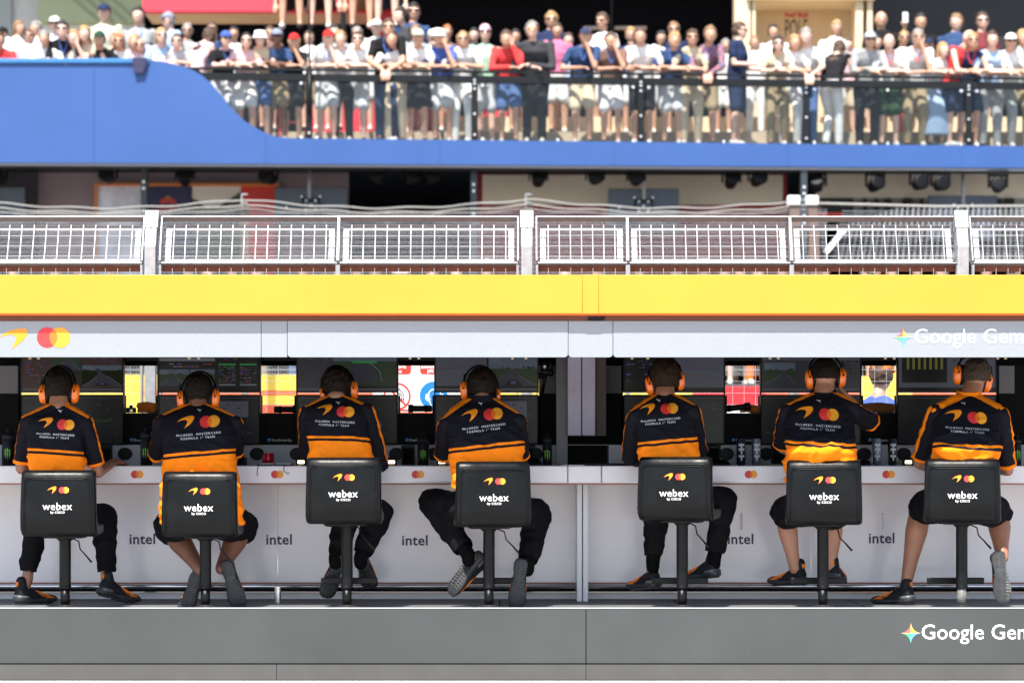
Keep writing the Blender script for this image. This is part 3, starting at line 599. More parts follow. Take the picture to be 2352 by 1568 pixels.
def hand(b,wr,dirv,palm,curl=.6,s=1.,side=1):
    wr=Vector(wr);D=Vector(dirv).normalized();Nn=Vector(palm);X=D.cross(Nn).normalized();Nn=X.cross(D).normalized()
    f=lambda x,y,z:wr+X*x*s+D*y*s+Nn*z*s
    b.loft([(f(0,0,0),.026*s,.018*s),(f(0,.03,0),.034*s,.016*s),(f(0,.07,0),.04*s,.014*s),(f(0,.092,0),.038*s,.011*s)],14,2.4,X,Nn)
    for i,(x,L) in enumerate(((-.029,.068),(-.0095,.078),(.0105,.073),(.029,.058))):
        p=f(x,.088,0);a=0;r=.0088*s;pts=[(p,r)]
        for k,q in enumerate((.45,.32,.23)):
            a+=curl*(.5+.35*k); p=p+(D*math.cos(a)+Nn*math.sin(a))*L*q*s; r*=.92; pts.append((p,r))
        b.chain(pts,10)
    b.chain([(f(-side*.026,.02,0),.0125*s),(f(-side*.052,.05,.008),.0105*s),(f(-side*.06,.078,.02),.009*s)],10)
def crew(spec):
    Z=ZR(spec['reg']); t=spec['t']; sk=SKIN[spec.get('skin','b')]; hx,hy,hy2=spec['head'][0],spec['head'][1],spec['head'][2]
    rows=spec['rows']; mm=.41025/400
    root=thing('person',spec['label'],'person',P(t,1390,.15)*1.0,'crew members seated at the counter')
    # ---- body: head, neck, arms, hands, torso core, legs in one surface
    b=MB(); hw,hh,yh=spec['hw']*mm,spec['hh']*mm,spec['yh']; hc=Z(hx,(hy+hy2)/2,yh); tilt=Matrix.Rotation(spec.get('tilt',0),3,'Y')@Matrix.Rotation(spec.get('pitch',R(-14)),3,'X')
    hc0=hc+Vector((0,.015,.012)); b.ell(hc0,(hw*.90,hw*1.12,hh*.94),tilt,20,14)
    b.ell(hc0+tilt@Vector((0,.04,-hh*.5)),(hw*.72,hw*.8,hh*.6),tilt)       # jaw and face
    b.cap(hc0+tilt@Vector((0,hw*1.18,-.01)),.012,hc0+tilt@Vector((0,hw*1.32,-.035)),.015)    # nose
    b.ell(hc0+tilt@Vector((0,hw*1.05,-.065)),(.026,.014,.012),tilt)        # lips
    for s in (-1,1):
        b.ell(hc0+tilt@Vector((s*hw*.93,0,-.01)),(.012,.02,.032),tilt); b.ell(hc0+tilt@Vector((s*.032,hw*1.0,.005)),(.014,.014,.01),tilt)
    nx,ny=rows[-1][0],0; nb=Z((rows[-1][1]+rows[-1][2])/2,rows[-1][0]+15,rows[-1][3]-.005)
    b.cap(hc0+Vector((0,-.005,-hh*.55)),.056,nb,.06,16)
    ringsT=[]
    for r in rows:
        c=Z((r[1]+r[2])/2,r[0],r[3]+.0); ringsT.append((c,(r[2]-r[1])/2*mm,min(.125,max(.06,(r[2]-r[1])/2*mm*.62))))
    base=ringsT[0][0]; 
    full=[(base+Vector((0,.01,-.16)),.16,.11)]+([] if rows[0][0]>780 else [(base+Vector((0,.0,-.08)),.155,.11)])+ringsT
    full.sort(key=lambda q:q[0].z)
    b.loft([(c+Vector((0,ry*.15,0)),rx*.86,ry*.86) for c,rx,ry in full],24,2.6)
    zp=P(0,spec['seatv'],.1).z+.10; xp=ringsT[0][0].x; hipL=Vector((xp-.09,.12,zp)); hipR=Vector((xp+.09,.12,zp))
    arms={}
    for s in ('L','R'):
        a=spec['arm'+s]; pts=[Z(*q[:3]) for q in a]; rr=[q[3] for q in a]; arms[s]=(pts,rr)
        b.chain([(p,r*.8) for p,r in zip(pts,rr)],14)
        sgn=-1 if s=='L' else 1
        D=spec.get('hand'+s,((.05*-sgn,1,0),(0,0,-1)))
        hand(b,pts[-1],D[0],D[1],spec.get('curl',.45),1.,sgn)
    legs={}
    for s,h in (('L',hipL),('R',hipR)):
        g_=spec['leg'+s]; kn=Z(*g_[0][:3]); an=Z(*g_[1][:3]); legs[s]=(h,kn,an,g_)
        cr=g_[0][3]; 
        if spec['legs']=='long': cr*=.68
        b.cap(h,.075,kn,cr*.8,16)
        m=kn.lerp(an,.33); m=m+Vector((0,-.012,0)); b.chain([(kn,cr*.78),(m,cr*.86),(kn.lerp(an,.7),cr*.6),(an,.036)],16)
        hl=Z(*g_[6]); Yd=Vector(g_[2]).normalized(); Xd=Yd.cross(Vector(g_[5])).normalized(); Zd=Xd.cross(Yd); b.chain([(an,.036),(hl+Yd*.05+Zd*.085,.034),(hl+Yd*.12+Zd*.045,.026)],14)
    me=fuse(b,.0085,4); link('body',me,sk,root,smooth=True)
    # ---- hair
    b=MB(); hr=spec.get('hairvol',1.04)
    b.ell(hc,(hw*1.0*hr,hw*1.16*hr,hh*.98*hr),tilt,24,16); me=fuse(b,.007,2); fh=hc0+Vector((0,hw*.62,0)); nz=hc.z-hh*spec.get('nape',.62)
    bm=bmesh.new(); bm.from_mesh(me)
    dl=[v for v in bm.verts if (v.co-hc).dot(tilt@Vector((0,.8,-.62)))>hw*.38 or v.co.z<nz]
    bmesh.ops.delete(bm,geom=dl,context='VERTS'); bm.to_mesh(me); bm.free()
    am=spec.get('messy',.005); wrinkle(me,lambda p,n:am*noise.noise(p*34)+am*.9*noise.noise(Vector((p.x*110,p.y*90,p.z*45)))); me.polygons.foreach_set('use_smooth',[True]*len(me.polygons))
    link('hair',me,HAIRM[spec.get('hair','dark')],root,smooth=True)
    # ---- shirt
    b=MB(); low=ringsT[0]; full2=[]
    if spec.get('tail'):
        for (zy,a,c,y) in spec['tail']: q=Z((a+c)/2,zy,y); full2.append((q,(c-a)/2*mm,.13))
    else: full2=[(low[0]+Vector((0,.03,-.10)),low[1]*.96,.105)]
    full2=full2[::1]+ringsT; full2.sort(key=lambda q:q[0].z)
    b.loft(full2,36,2.7)
    nbs=ringsT[-1][0]+Vector((0,0,-.02))
    for s_ in ('L','R'):
        p0=arms[s_][0][0]; b.chain([(nbs,.05),(nbs.lerp(p0,.5)+Vector((0,0,.006)),.052),(p0+Vector((0,0,.0)),arms[s_][1][0]*1.0)],16)
    seed=hash(spec['label'])%97 if False else spec['seed']
    me=fuse(b,.008,3)
    bx,by0,sl=spec['band']; o0=Z(bx,by0,0); tc=math.tan(sl); wv=spec.get('wr',1.)
    zsh=Z(0,rows[-3][0]+40,0).z
    def wf(p,n):
        q=p*1.; k=.0085*noise.noise(Vector((q.x*5+seed,q.y*4,q.z*11+q.x*spec.get('wd',2)*4)))+.0055*noise.noise(Vector((q.x*9+seed,q.y*7,q.z*26+q.x*spec.get('wd',2)*9)))
        lowf=max(0,min(1,(zsh-p.z)/.3)); rd_=1-abs(noise.noise(Vector((q.x*6+q.z*spec.get('wd',2)*5+seed,q.y*3,q.z*10-q.x*spec.get('wd',2)*3))))*3; k+=.007*max(0,rd_)**2; return k*wv*(.3+1.3*lowf)
    me.polygons.foreach_set('use_smooth',[True]*len(me.polygons)); me.update()
    bd=[];tr=[]; st=spec.get('stripe',.86); bow=spec.get('bow',.0)
    ztop_=ringsT[-3][0].z
    for v in me.vertices:
        p=v.co; n=v.normal; xr=(p.x-o0.x); bd.append((o0.z+tc*xr-bow*xr*xr-p.z))
        s_='R' if p.x>nbs.x else 'L'; p0=arms[s_][0][0]; dx=(p0.x-nbs.x); f=(p.x-nbs.x)/dx; ln=nbs.z+(p0.z-nbs.z)*min(1.15,f); cs=abs(dx)/math.hypot(dx,p0.z-nbs.z)
        tr.append((p.z-ln)*cs-(.0535-spec.get('sw',.013)))
    fattr(me,'band',bd); fattr(me,'trim',tr); wrinkle(me,wf); me.polygons.foreach_set('use_smooth',[True]*len(me.polygons)); me.update(); sh=link('shirt',me,M_shirt,root,smooth=True)
    bv=BVHTree.FromPolygons([v.co+ORG[root.name] for v in me.vertices],[tuple(p.vertices) for p in me.polygons])
    for s in ('L','R'):
        pts,rr=arms[s]; sg=-1 if s=='L' else 1; long_=spec['sleeve']=='long'; b=MB()
        if long_: ch=list(zip(pts,rr)); ch=ch[:-1]+[(pts[-2].lerp(pts[-1],.9),rr[-1])]
        else:
            e=pts[0].lerp(pts[1],spec.get('cut'+s,.8)); ch=[(pts[0],rr[0]),(e,rr[0]*.97)]
        b.chain([(p,r*1.06) for p,r in ch],18)
        if not long_:
            d_=(ch[-1][0]-ch[0][0]).normalized(); b.cyl(ch[-1][0],ch[-1][0]+d_*.02,rr[0]*1.06,rr[0]*1.1,22)
        me=fuse(b,.008,2); 
        if not long_:
            endp=ch[-1][0]+d_*.018; bm=bmesh.new(); bm.from_mesh(me); bmesh.ops.bisect_plane(bm,geom=bm.verts[:]+bm.edges[:]+bm.faces[:],plane_co=endp,plane_no=d_,clear_outer=True); bm.to_mesh(me); bm.free()
        WR=(lambda p,n:wv*(.008*noise.noise(Vector((p.x*13+seed,p.y*10,p.z*13)))+.005*noise.noise(Vector((p.x*26,p.y*20,p.z*30+seed)))))
        me.polygons.foreach_set('use_smooth',[True]*len(me.polygons)); me.update(); tr=[]
        o=Vector((sg*.93,-.05,.36)).normalized(); stt=spec.get('sstripe',.9)
        for v in me.vertices:
            k=v.normal.dot(o)-stt
            if not long_: k=max(k,(.018-(endp-v.co).dot(d_))*12)
            tr.append(k)
        fattr(me,'band',[-1.]*len(me.vertices)); fattr(me,'trim',tr); wrinkle(me,WR); me.polygons.foreach_set('use_smooth',[True]*len(me.polygons)); link('sleeve',me,M_shirt,sh,smooth=True)
    # collar
    cr=spec['collar']; b=MB(); n0=Z((rows[-1][1]+rows[-1][2])/2,rows[-1][0]+22,rows[-1][3]); cw=spec.get('cw',.07); top=n0+Vector((0,.012,spec.get('ch',.05)))
    b.loft([(n0+Vector((0,0,-.02)),cw*1.22,cw*1.1),(n0,cw*1.14,cw*1.0),(n0.lerp(top,.6),cw*1.0,cw*.92),(top,cw*.93,cw*.86)],26,2.1)
    me=fuse(b,.006,2); bm=bmesh.new(); bm.from_mesh(me); bmesh.ops.bisect_plane(bm,geom=bm.verts[:]+bm.edges[:]+bm.faces[:],plane_co=top+Vector((0,0,-.004)),plane_no=(0,-.25,1),clear_outer=True); bm.to_mesh(me); bm.free()
    wrinkle(me,lambda p,n:.003*noise.noise(p*30)); fattr(me,'band',[-1.]*len(me.vertices)); fattr(me,'trim',[1. if cr=='o' else -1.]*len(me.vertices)); me.polygons.foreach_set('use_smooth',[True]*len(me.polygons)); link('collar',me,M_shirt,sh,smooth=True)
    # ---- back print
    dd=Decal(); rot=spec['prot']; c,q=math.cos(rot),math.sin(rot); W=spec['pw']*mm; (lx,ly)=spec['logo']
    org=Z(lx,ly,0)
    A=lambda a,b_:(a*c-b_*q,a*q+b_*c)
    x,z=A(-.30*W,.012); dd.swoosh(x,z,.40*W,3,0,rot); x,z=A(.25*W,.0); dd.circles(x,z,.45*W,0,1,2,0,rot)
    x,z=A(0,-.27*W); dd.text('McLAREN  MASTERCARD',x,z,W,4,rot,.0,1.3); x,z=A(-.02*W,-.355*W); dd.text('FORMULA 1° TEAM',x,z,W*.76,4,rot,.0,1.3)
    dd.project('print',M_gfx,org,bv,sh,.0025)
    if spec.get('cat'):
        dd=Decal(); pz=Z(spec['cat'][0],spec['cat'][1],0); dd.stroke([(-.012,.008),(-.004,.005),(.004,.0),(.012,.007)],[.002,.005,.006,.002],4); dd.stroke([(-.004,.005),(-.008,0)],.002,4); dd.stroke([(.004,.001),(.005,-.007),(.007,-.009)],[.005,.003,.0015],4); dd.project('emblem',M_gfx,pz,bv,sh,.003)
    # ---- legs wear
    b=MB(); b.loft([(Vector((xp,.12,zp-.075)),.15,.11),(Vector((xp,.11,zp)),.175,.135),(Vector((xp,.09,zp+.09)),.16,.12)],24,2.6)
    for s in ('L','R'):
        h,kn,an,g_=legs[s]; kr=g_[0][3]; r1=kr*1.1
        if spec['legs']=='long':
            b.cap(h,.1,kn,r1,18); e=kn.lerp(an,g_[3]); b.chain([(kn,r1),(kn.lerp(an,.35),r1*.92),(e,g_[4])],18)
        else:
            e=h.lerp(kn,g_[3]); b.cap(h,.105,e,g_[4],18)
    me=fuse(b,.009,3)
    if spec['legs']=='long':
        bm=bmesh.new(); bm.from_mesh(me)
        for s in ('L','R'):
            h,kn,an,g_=legs[s]; e=kn.lerp(an,g_[3]); dv=(an-kn).normalized(); bmesh.ops.delete(bm,geom=[v for v in bm.verts if (v.co-e).dot(dv)>.004 and (v.co-e).length<.12],context='VERTS')
        bm.to_mesh(me); bm.free()
    wrinkle(me,lambda p,n:.012*noise.noise(Vector((p.x*8+seed,p.y*8,p.z*17)))+.006*noise.noise(Vector((p.x*18,p.y*18+seed,p.z*34)))); me.polygons.foreach_set('use_smooth',[True]*len(me.polygons))
    link('trousers' if spec['legs']=='long' else 'shorts',me,M_trou,root,smooth=True)
    for s in ('L','R'):
        h,kn,an,g_=legs[s]
        if spec.get('socks'):
            b=MB(); b.cap(kn.lerp(an,g_[3]-.03),.045,an,.042,16); b.cap(an,.042,an+Vector((0,0,-.03)),.04,16); me=fuse(b,.008,2); link('sock',me,M_sock,root,smooth=True)
        td,up,hl,gr=g_[2],g_[5],g_[6],g_[7]; shoe(root,Z(*hl),td,up,gr)
    # ---- ear defenders (worn, a thing of their own)
    e=thing('ear_defenders',spec['elabel'],'ear defenders',hc,'orange ear defenders worn by the crew')
    cups=[Z(*q[:3]) for q in spec['cups']]
    for i,cp in enumerate(cups):
        s=-1 if i==0 else 1; r=tuple(k*1.1 for k in (spec['cups'][i][3:] or (31,52))); M=Matrix.Rotation(spec.get('tilt',0)+s*R(4),3,'Y'); k=1.
        b=MB(); b.lathe((0,0,0),[(.001,.034),(.012,.0335),(.022,.031),(.029,.024),(.0325,.012),(.033,0),(.031,-.004)],28)
        Rt=Matrix.Rotation(s*R(90),3,'Y'); b.v=[cp+M@(Vector(((Rt@p).x*r[0]/31*1.0,(Rt@p).y*1.05,(Rt@p).z*r[1]/52*1.62)) )-M@Vector((s*.02*r[0]/31,0,0)) for p in b.v]
        b.build('ear_cup',mat('ear_cup_orange',(.95,.19,.008),.28,coat=.4),e,smooth=True)
        b=MB(); b.lathe((0,0,0),[(.03,-.001),(.034,-.006),(.033,-.018),(.024,-.022)],24); b.v=[cp+M@Vector(((Rt@p).x*r[0]/31,(Rt@p).y*1.08,(Rt@p).z*r[1]/52*1.62))-M@Vector((s*.02*r[0]/31,0,0)) for p in b.v]; b.build('cushion',M_black,e,smooth=True)
        b=MB(); q=cp+M@Vector((-s*.008,-.045,.035)); b.tube([q+M@Vector((-s*.012,.01,.06)),q+M@Vector((-.009,-.0,.0)),q+M@Vector((0,-.006,-.022)),q+M@Vector((.009,0,0)),q+M@Vector((-s*.006,.012,.06))],.0025,6); b.ell(q+M@Vector((0,-.006,-.022)),.006); b.build('hinge_wire',M_black,e,smooth=True)
    b=MB(); pts=[];top=hc+tilt@Vector((0,0,hh*1.13))
    a0=cups[0]+Vector((.008,0,.045)); a1=cups[1]+Vector((-.008,0,.045)); cc=(a0+a1)/2; rx=(a1-a0).length/2; ax=(a1-a0)/2; uz=top-cc
    for k in range(25): a=math.pi*k/24; pts.append(cc-ax*math.cos(a)*(1-.12*math.sin(a))+uz*(math.sin(a)**.8))
    for dy in (-.008,.008): b.tube([p+Vector((0,dy,0)) for p in pts],.0042,8)
    b.tube(pts,.006,8); b.build('headband',M_black,e,smooth=True)
    return root
def leg(knee,ank,toe,cutv,cutr,heel,up=(0,0,1),grey=False): return (knee,ank,toe,cutv,cutr,up,heel,grey)
UPN=(0,0,1)
SPEC=[
dict(reg=1,seed=3,t=150,skin='b',label='seated crew member with a black wristwatch, one hand resting on the counter',elabel='orange ear defenders on the leftmost crew member, above an orange collar',
 head=(330,112,322),hw=78,hh=104,yh=.25,rows=[(700, 160, 478, 0.135), (600, 160, 475, 0.142), (500, 150, 475, 0.169), (440, 138, 488, 0.195), (400, 150, 478, 0.211), (372, 195, 440, 0.22), (348, 240, 412, 0.224), (330, 272, 388, 0.225)],
 armL=[(158,425,.17,.050),(120,680,.22,.044),(215,650,.62,.03)],armR=[(478,430,.17,.050),(548,700,.24,.046),(645,640,.56,.03)],cutL=.82,cutR=.8,sleeve='short',handR=((.1,1,-.15),(0,0,-1)),curl=.7,
 sw=.018,collar='o',cw=.062,ch=.05,band=(165,568,R(-3)),bow=.05,logo=(300,432),prot=R(-3),pw=212,cat=(310,358),seatv=1233,legs='long',
 legL=leg((205,950,.5,.068),(152,1300,.48),(.62,.75,-.05),.87,.058,(92,1432,.42)),legR=leg((585,950,.5,.07),(596,1290,.45),(.66,.68,-.24),.9,.055,(556,1385,.40),(-.1,-.1,1)),
 cups=[(232,265,.25),(430,262,.25)]),
dict(reg=1,seed=11,t=472,skin='c',label='broad crew member in shorts with untucked orange shirt tail and crossed ankles',elabel='orange ear defenders on the broad crew member with crossed ankles',
 head=(1112,158,322),hw=80,hh=96,yh=.32,rows=[(700, 912, 1322, 0.115), (600, 908, 1322, 0.132), (500, 898, 1322, 0.189), (440, 885, 1325, 0.235), (400, 895, 1312, 0.266), (370, 930, 1275, 0.289), (348, 985, 1225, 0.304), (330, 1040, 1180, 0.31)],
 tail=[(985,898,1368,.08),(900,893,1362,.05),(800,903,1342,.03)],
 armL=[(905,430,.23,.05),(878,610,.42,.045),(1000,650,.75,.03)],armR=[(1308,430,.23,.05),(1318,590,.42,.045),(1240,650,.75,.03)],cutL=.93,cutR=.93,sleeve='short',stripe=.9,sstripe=.93,
 collar='o',cw=.07,ch=.035,band=(1115,585,R(5)),bow=-.0,logo=(1098,420),prot=R(4.5),pw=248,cat=(1092,352),seatv=1234,legs='short',
 legL=leg((955,1010,.5,.082),(1120,1245,.22),(-.33,.05,-1),.97,.105,(1105,1270,.2),(0,1,0.1)),legR=leg((1355,1010,.5,.082),(1238,1240,.24),(.3,.05,-1),.97,.105,(1262,1205,.2),(0,1,0.1)),
 cups=[(1005,300,.31),(1215,292,.31)]),
dict(reg=2,seed=23,t=797,skin='a',label='crew member in long navy sleeves leaning low to the left, red can at his left',elabel='orange ear defenders worn askew on the third crew member from left',
 head=(468,122,300),hw=80,hh=100,yh=.38,tilt=R(-7),hair='dark',hairvol=1.12,messy=.009,rows=[(620, 310, 678, 0.135), (560, 302, 660, 0.15), (500, 297, 652, 0.175), (430, 286, 652, 0.217), (370, 280, 652, 0.252), (335, 295, 632, 0.273), (308, 340, 580, 0.296), (285, 395, 535, 0.31)],
 armL=[(300,380,.24,.05),(300,590,.42,.046),(380,650,.75,.03)],armR=[(632,375,.23,.055),(712,650,.35,.05),(650,668,.7,.035)],sleeve='long',sstripe=.84,
 collar='n',cw=.066,ch=.045,band=(475,500,R(-2)),bow=.12,logo=(452,358),prot=R(-2.5),pw=222,cat=(460,310),seatv=1204,legs='long',socks=True,
 legL=leg((520,960,.5,.072),(460,1180,.36),(-.3,.35,-.75),.86,.055,(488,1180,.33),(0,.9,.45)),legR=leg((705,930,.5,.078),(600,1180,.38),(.15,.6,-.5),.88,.055,(598,1200,.36),(0,.7,.6)),
 cups=[(384,268,.38,24,40),(572,245,.37)]),
dict(reg=2,seed=31,t=1123,skin='a',label='crew member left of the pillar with legs spread wide and one trainer sole showing',elabel='orange ear defenders on the crew member left of the pillar',
 head=(1280,126,300),hw=84,hh=100,yh=.36,hair='dark',hairvol=1.08,messy=.006,rows=[(650, 1105, 1512, 0.125), (560, 1092, 1514, 0.144), (500, 1078, 1508, 0.18), (430, 1062, 1498, 0.224), (385, 1065, 1480, 0.253), (345, 1100, 1450, 0.284), (312, 1150, 1400, 0.306), (285, 1195, 1365, 0.31)],
 tail=[(790,1110,1500,.05),(720,1108,1505,.04)],
 armL=[(1082,440,.2,.052),(1062,610,.4,.046),(1180,655,.75,.03)],armR=[(1480,420,.2,.052),(1495,600,.42,.046),(1400,655,.75,.03)],cutL=.93,cutR=.98,sleeve='short',sstripe=.94,stripe=.92,
 collar='n',cw=.088,ch=.06,band=(1300,548,R(6)),bow=0,logo=(1282,380),prot=R(7),pw=242,cat=(1268,314),seatv=1211,legs='long',socks=True,
 legL=leg((1000,870,.42,.078),(1205,1165,.22),(-.62,.0,-.8),.87,.06,(1262,1150,.22),(.55,.7,-.35)),legR=leg((1590,930,.5,.08),(1535,1220,.25),(-.12,.05,-1),.92,.058,(1502,1195,.2),(0,1,0)),
 cups=[(1172,245,.36),(1374,278,.37,22,42)]),
dict(reg=3,seed=43,t=1567,skin='b',label='crew member right of the white counter legs, long navy sleeves, head bowed',elabel='orange ear defenders on the crew member right of the pillar',
 head=(590,66,262),hw=86,hh=104,yh=.36,tilt=R(-6),hair='brown',hairvol=1.06,messy=.006,rows=[(620, 445, 776, 0.135), (560, 441, 772, 0.16), (500, 432, 766, 0.186), (430, 408, 764, 0.229), (375, 396, 755, 0.256), (330, 412, 735, 0.285), (298, 465, 690, 0.307), (270, 520, 650, 0.32)],
 armL=[(420,395,.22,.05),(392,620,.4,.046),(480,650,.75,.032)],armR=[(740,370,.22,.052),(788,580,.4,.042),(700,650,.75,.032)],sleeve='long',sstripe=.88,
 collar='n',cw=.066,ch=.035,band=(605,520,R(5.5)),bow=0,logo=(566,346),prot=R(5),pw=222,cat=(564,296),seatv=1197,legs='long',socks=True,
 legL=leg((540,930,.48,.072),(520,1205,.45),(-.5,.85,-.1),.86,.052,(545,1345,.43)),legR=leg((915,850,.46,.071),(862,1190,.45),(-.6,.78,-.12),.88,.062,(880,1285,.42)),
 cups=[(494,222,.36),(684,190,.36)]),
dict(reg=4,seed=51,t=1890,skin='a',label='crew member with his right elbow raised and hand at his face, black shorts',elabel='orange ear defenders on the crew member with raised elbow',
 head=(378,62,245),hw=84,hh=104,yh=.35,hair='dark',hairvol=1.02,nape=.3,rows=[(665,160,542,.075),(640,158,545,.03),(590,156,548,-.01),(520,156,546,.04),(450,150,546,.16),(385,152,540,.21),(330,170,510,.25),(292,220,480,.28),(262,290,450,.3)],
 armL=[(165,375,.22,.05),(138,560,.42,.044),(260,640,.75,.03)],armR=[(525,350,.22,.056),(640,425,.38,.046),(510,285,.42,.028)],cutL=.92,cutR=.92,sleeve='short',handR=((-.6,.2,.7),(-1,.2,-.2)),curl=.9,
 collar='n',cw=.078,ch=.05,band=(350,540,R(-3)),bow=-.22,logo=(350,373),prot=R(-3.5),pw=248,cat=(365,300),seatv=1206,legs='short',wr=1.5,wd=-2,
 legL=leg((150,930,.5,.07),(212,1240,.5),(-.6,.8,-.05),.86,.1,(262,1330,.47)),legR=leg((425,940,.5,.07),(410,1240,.5),(.25,.9,-.05),.86,.1,(420,1310,.46)),
 cups=[(283,183,.35),(483,173,.35)]),
dict(reg=4,seed=67,t=2209,skin='b',label='crew member at the right end with cropped greying hair and bare tanned legs',elabel='orange ear defenders tilted on the rightmost crew member',
 head=(1225,62,240),hw=82,hh=100,yh=.33,tilt=R(7),hair='grey',hairvol=1.0,nape=.45,rows=[(660,992,1345,.08),(632,988,1350,.03),(580,985,1352,.0),(500,984,1356,.07),(430,982,1362,.17),(380,985,1355,.21),(335,1005,1330,.24),(300,1055,1290,.27),(272,1110,1262,.29)],
 armL=[(1000,375,.2,.054),(905,650,.36,.044),(985,690,.66,.03)],armR=[(1362,385,.2,.054),(1402,690,.34,.044),(1330,690,.7,.03)],cutL=.86,cutR=.86,sleeve='short',sw=.036,sstripe=.76,wr=1.5,wd=2,
 collar='o',cw=.074,ch=.06,band=(1170,548,R(-3)),bow=.02,logo=(1184,392),prot=R(-3.5),pw=240,cat=(1182,314),seatv=1201,legs='short',
 legL=leg((915,895,.5,.078),(838,1300,.46),(-.68,.7,-.08),.86,.1,(868,1432,.42)),legR=leg((1345,930,.48,.078),(1372,1180,.25),(.12,.0,-1),.86,.1,(1350,1155,.2),(0,1,0),True),
 cups=[(1112,155,.33),(1300,203,.34)]),
]
CREW=[crew(s) for s in SPEC]
# ================================================================ THINGS ON THE COUNTER
ZD=ZT+.0008
def on(u,y): return Vector((P(u,0,y).x,y,ZD))
M_green=mat('green_claw',(.18,.6,.04),.5)
def shaker(u,y,h,label,lid=True,r=.036):
    q=on(u,y); t=thing('drink_bottle',label,'bottle',q,'black drink bottles on the counter'); b=MB()
    b.lathe(q,[(r*.9,0),(r,.006),(r,h*.66),(r*.86,h*.72)],24); b.build('body',M_black,t,smooth=True,bevel=.001)
    b=MB(); b.lathe(q,[(r*1.04,h*.68),(r*1.04,h*.82),(r*.7,h*.86),(r*.42,h*.88),(r*.4,h*.98),(r*.3,h)],24); b.build('cap',mat('cap_black',(.006,.006,.006),.6),t,smooth=True)
    d=Decal(); z=h*.3
    for k,(x,l) in enumerate(((-.013,.055),(0,.065),(.013,.055))):
        d.stroke([(x-.002,z+l*.55),(x+.001,z+l*.3),(x-.001,z),(x+.001,z-l*.2),(x,z-l*.45)],[.009,.006,.0075,.004,.001],0)
    mb=MB(); mb.v=[q+Vector((a,-math.sqrt(max(0,(r+.001)**2-a*a)),c)) for a,c in d.v]; mb.f=d.f; mb.m=d.m; link('claw_mark',mb.mesh(),[M_green],t)
shaker(20,.95,.225,'black drink bottle with green claw mark, at the left end of the counter',r=.042)
shaker(336,1.0,.235,'black drink bottle with green claw mark, below the towel opening')
shaker(972,1.05,.20,'black drink bottle with green claw mark, under the no-smoking sign')
shaker(1257,1.1,.20,'black drink bottle with green claw mark, just left of the pillar',r=.028)
shaker(2336,1.0,.19,'black drink bottle with green claw mark, at the right end of the counter',r=.026)
def can(u,y,h,c,label,lbl=True,r=.028):
    q=on(u,y); t=thing('drink_can',label,'can',q); b=MB()
    b.lathe(q,[(r*.8,0),(r,.008),(r,h-.014),(r*.84,h-.003),(r*.86,h),(r*.8,h-.003)],24); b.build('body',c,t,smooth=True)
    if lbl:
        for z in (.3,.55,.72):
            d=Decal(); d.rect(-.016,h*z,.018,h*z+.014,0,0,6); d.rect(-.004,h*z-.02,.006,h*z,0,0,3); mb=MB(); mb.v=[q+Vector((a,-math.sqrt((r+.0008)**2-a*a),c_)) for a,c_ in d.v]; mb.f=d.f; mb.m=d.m; link('label_band',mb.mesh(),[M_print],t)
Mcan=mat('can_navy',(.02,.025,.07),.3,.6); Mcan2=mat('can_silver_blue',(.2,.22,.3),.3,.6)
can(1702,1.0,.165,Mcan,'tall dark blue can standing left of the matching pale banded can'); can(1737,1.0,.165,Mcan2,'tall pale blue banded can beside the dark blue one')
can(2014,1.0,.165,Mcan2,'tall silver can right of the crew member with raised arm'); can(2050,1.02,.165,mat('can_dark',(.03,.03,.04),.3,.6),'tall dark can with white blocks, left of the rightmost crew member')
can(616,.85,.075,mat('can_red',(.5,.02,.03),.3,.5),'small red can standing behind the open notebook',False,.037)
q=on(632,.62); t=thing('notebook','open white notebook with black ribbons hanging over the counter edge','notebook',q)
b=MB(); 
for s in (-1,1): b.loft([((q.x+s*x,.68,q.z+.006+z),.001+0*x,.06) for x,z in ()] or [((q.x+s*.05,.68,q.z+.008),.048,.065),((q.x+s*.052,.68,q.z+.014),.046,.064)],16,8)
b.build('pages',mat('paper',(.6,.58,.56),.7),t)
b=MB(); b.box((q.x-.105,.61,q.z),(q.x+.105,.75,q.z+.006)); b.build('cover',M_black,t)
for x0,w_,l in ((-.095,0,.055),(.06,.03,.05)):
    b=MB(); b.tube([(q.x+x0,.62,q.z+.008),(q.x+x0+.002,.545,q.z+.006),(q.x+x0-.004,.541,q.z-l*.6),(q.x+x0-.006+w_,.541,q.z-l),(q.x+x0+w_,.541,q.z-l*.8 if w_ else q.z-l-.004)],.002,6); b.build('ribbon',M_black,t,smooth=True)
M_lamp=mat('lamp_warm',(.8,.7,.5),.5,emit=(1,.83,.55),es=2.4)
def lampn(u,nm):
    q=on(u,1.18); t=thing('desk_light','small square warm light on the counter, '+nm,'light',q,'small warm lights on the counter')
    b=MB(); b.box((q.x-.032,1.19,q.z),(q.x+.032,1.24,q.z+.05)); b.build('case',M_black,t,bevel=.002)
    b=MB(); b.box((q.x-.02,1.186,q.z+.012),(q.x+.02,1.1895,q.z+.03)); b.build('lamp',M_lamp,t)
for u,n in ((236,'right of the leftmost crew member'),(553,'left of the open notebook'),(691,'right of the red can'),(899,'right of the third crew member'),(1015,'left of the fourth crew member'),(1639,'left of the pair of tall cans'),(1789,'left of the crew member with raised arm'),(1975,'right of the crew member with raised arm'),(2087,'left of the rightmost crew member')): lampn(u,n)
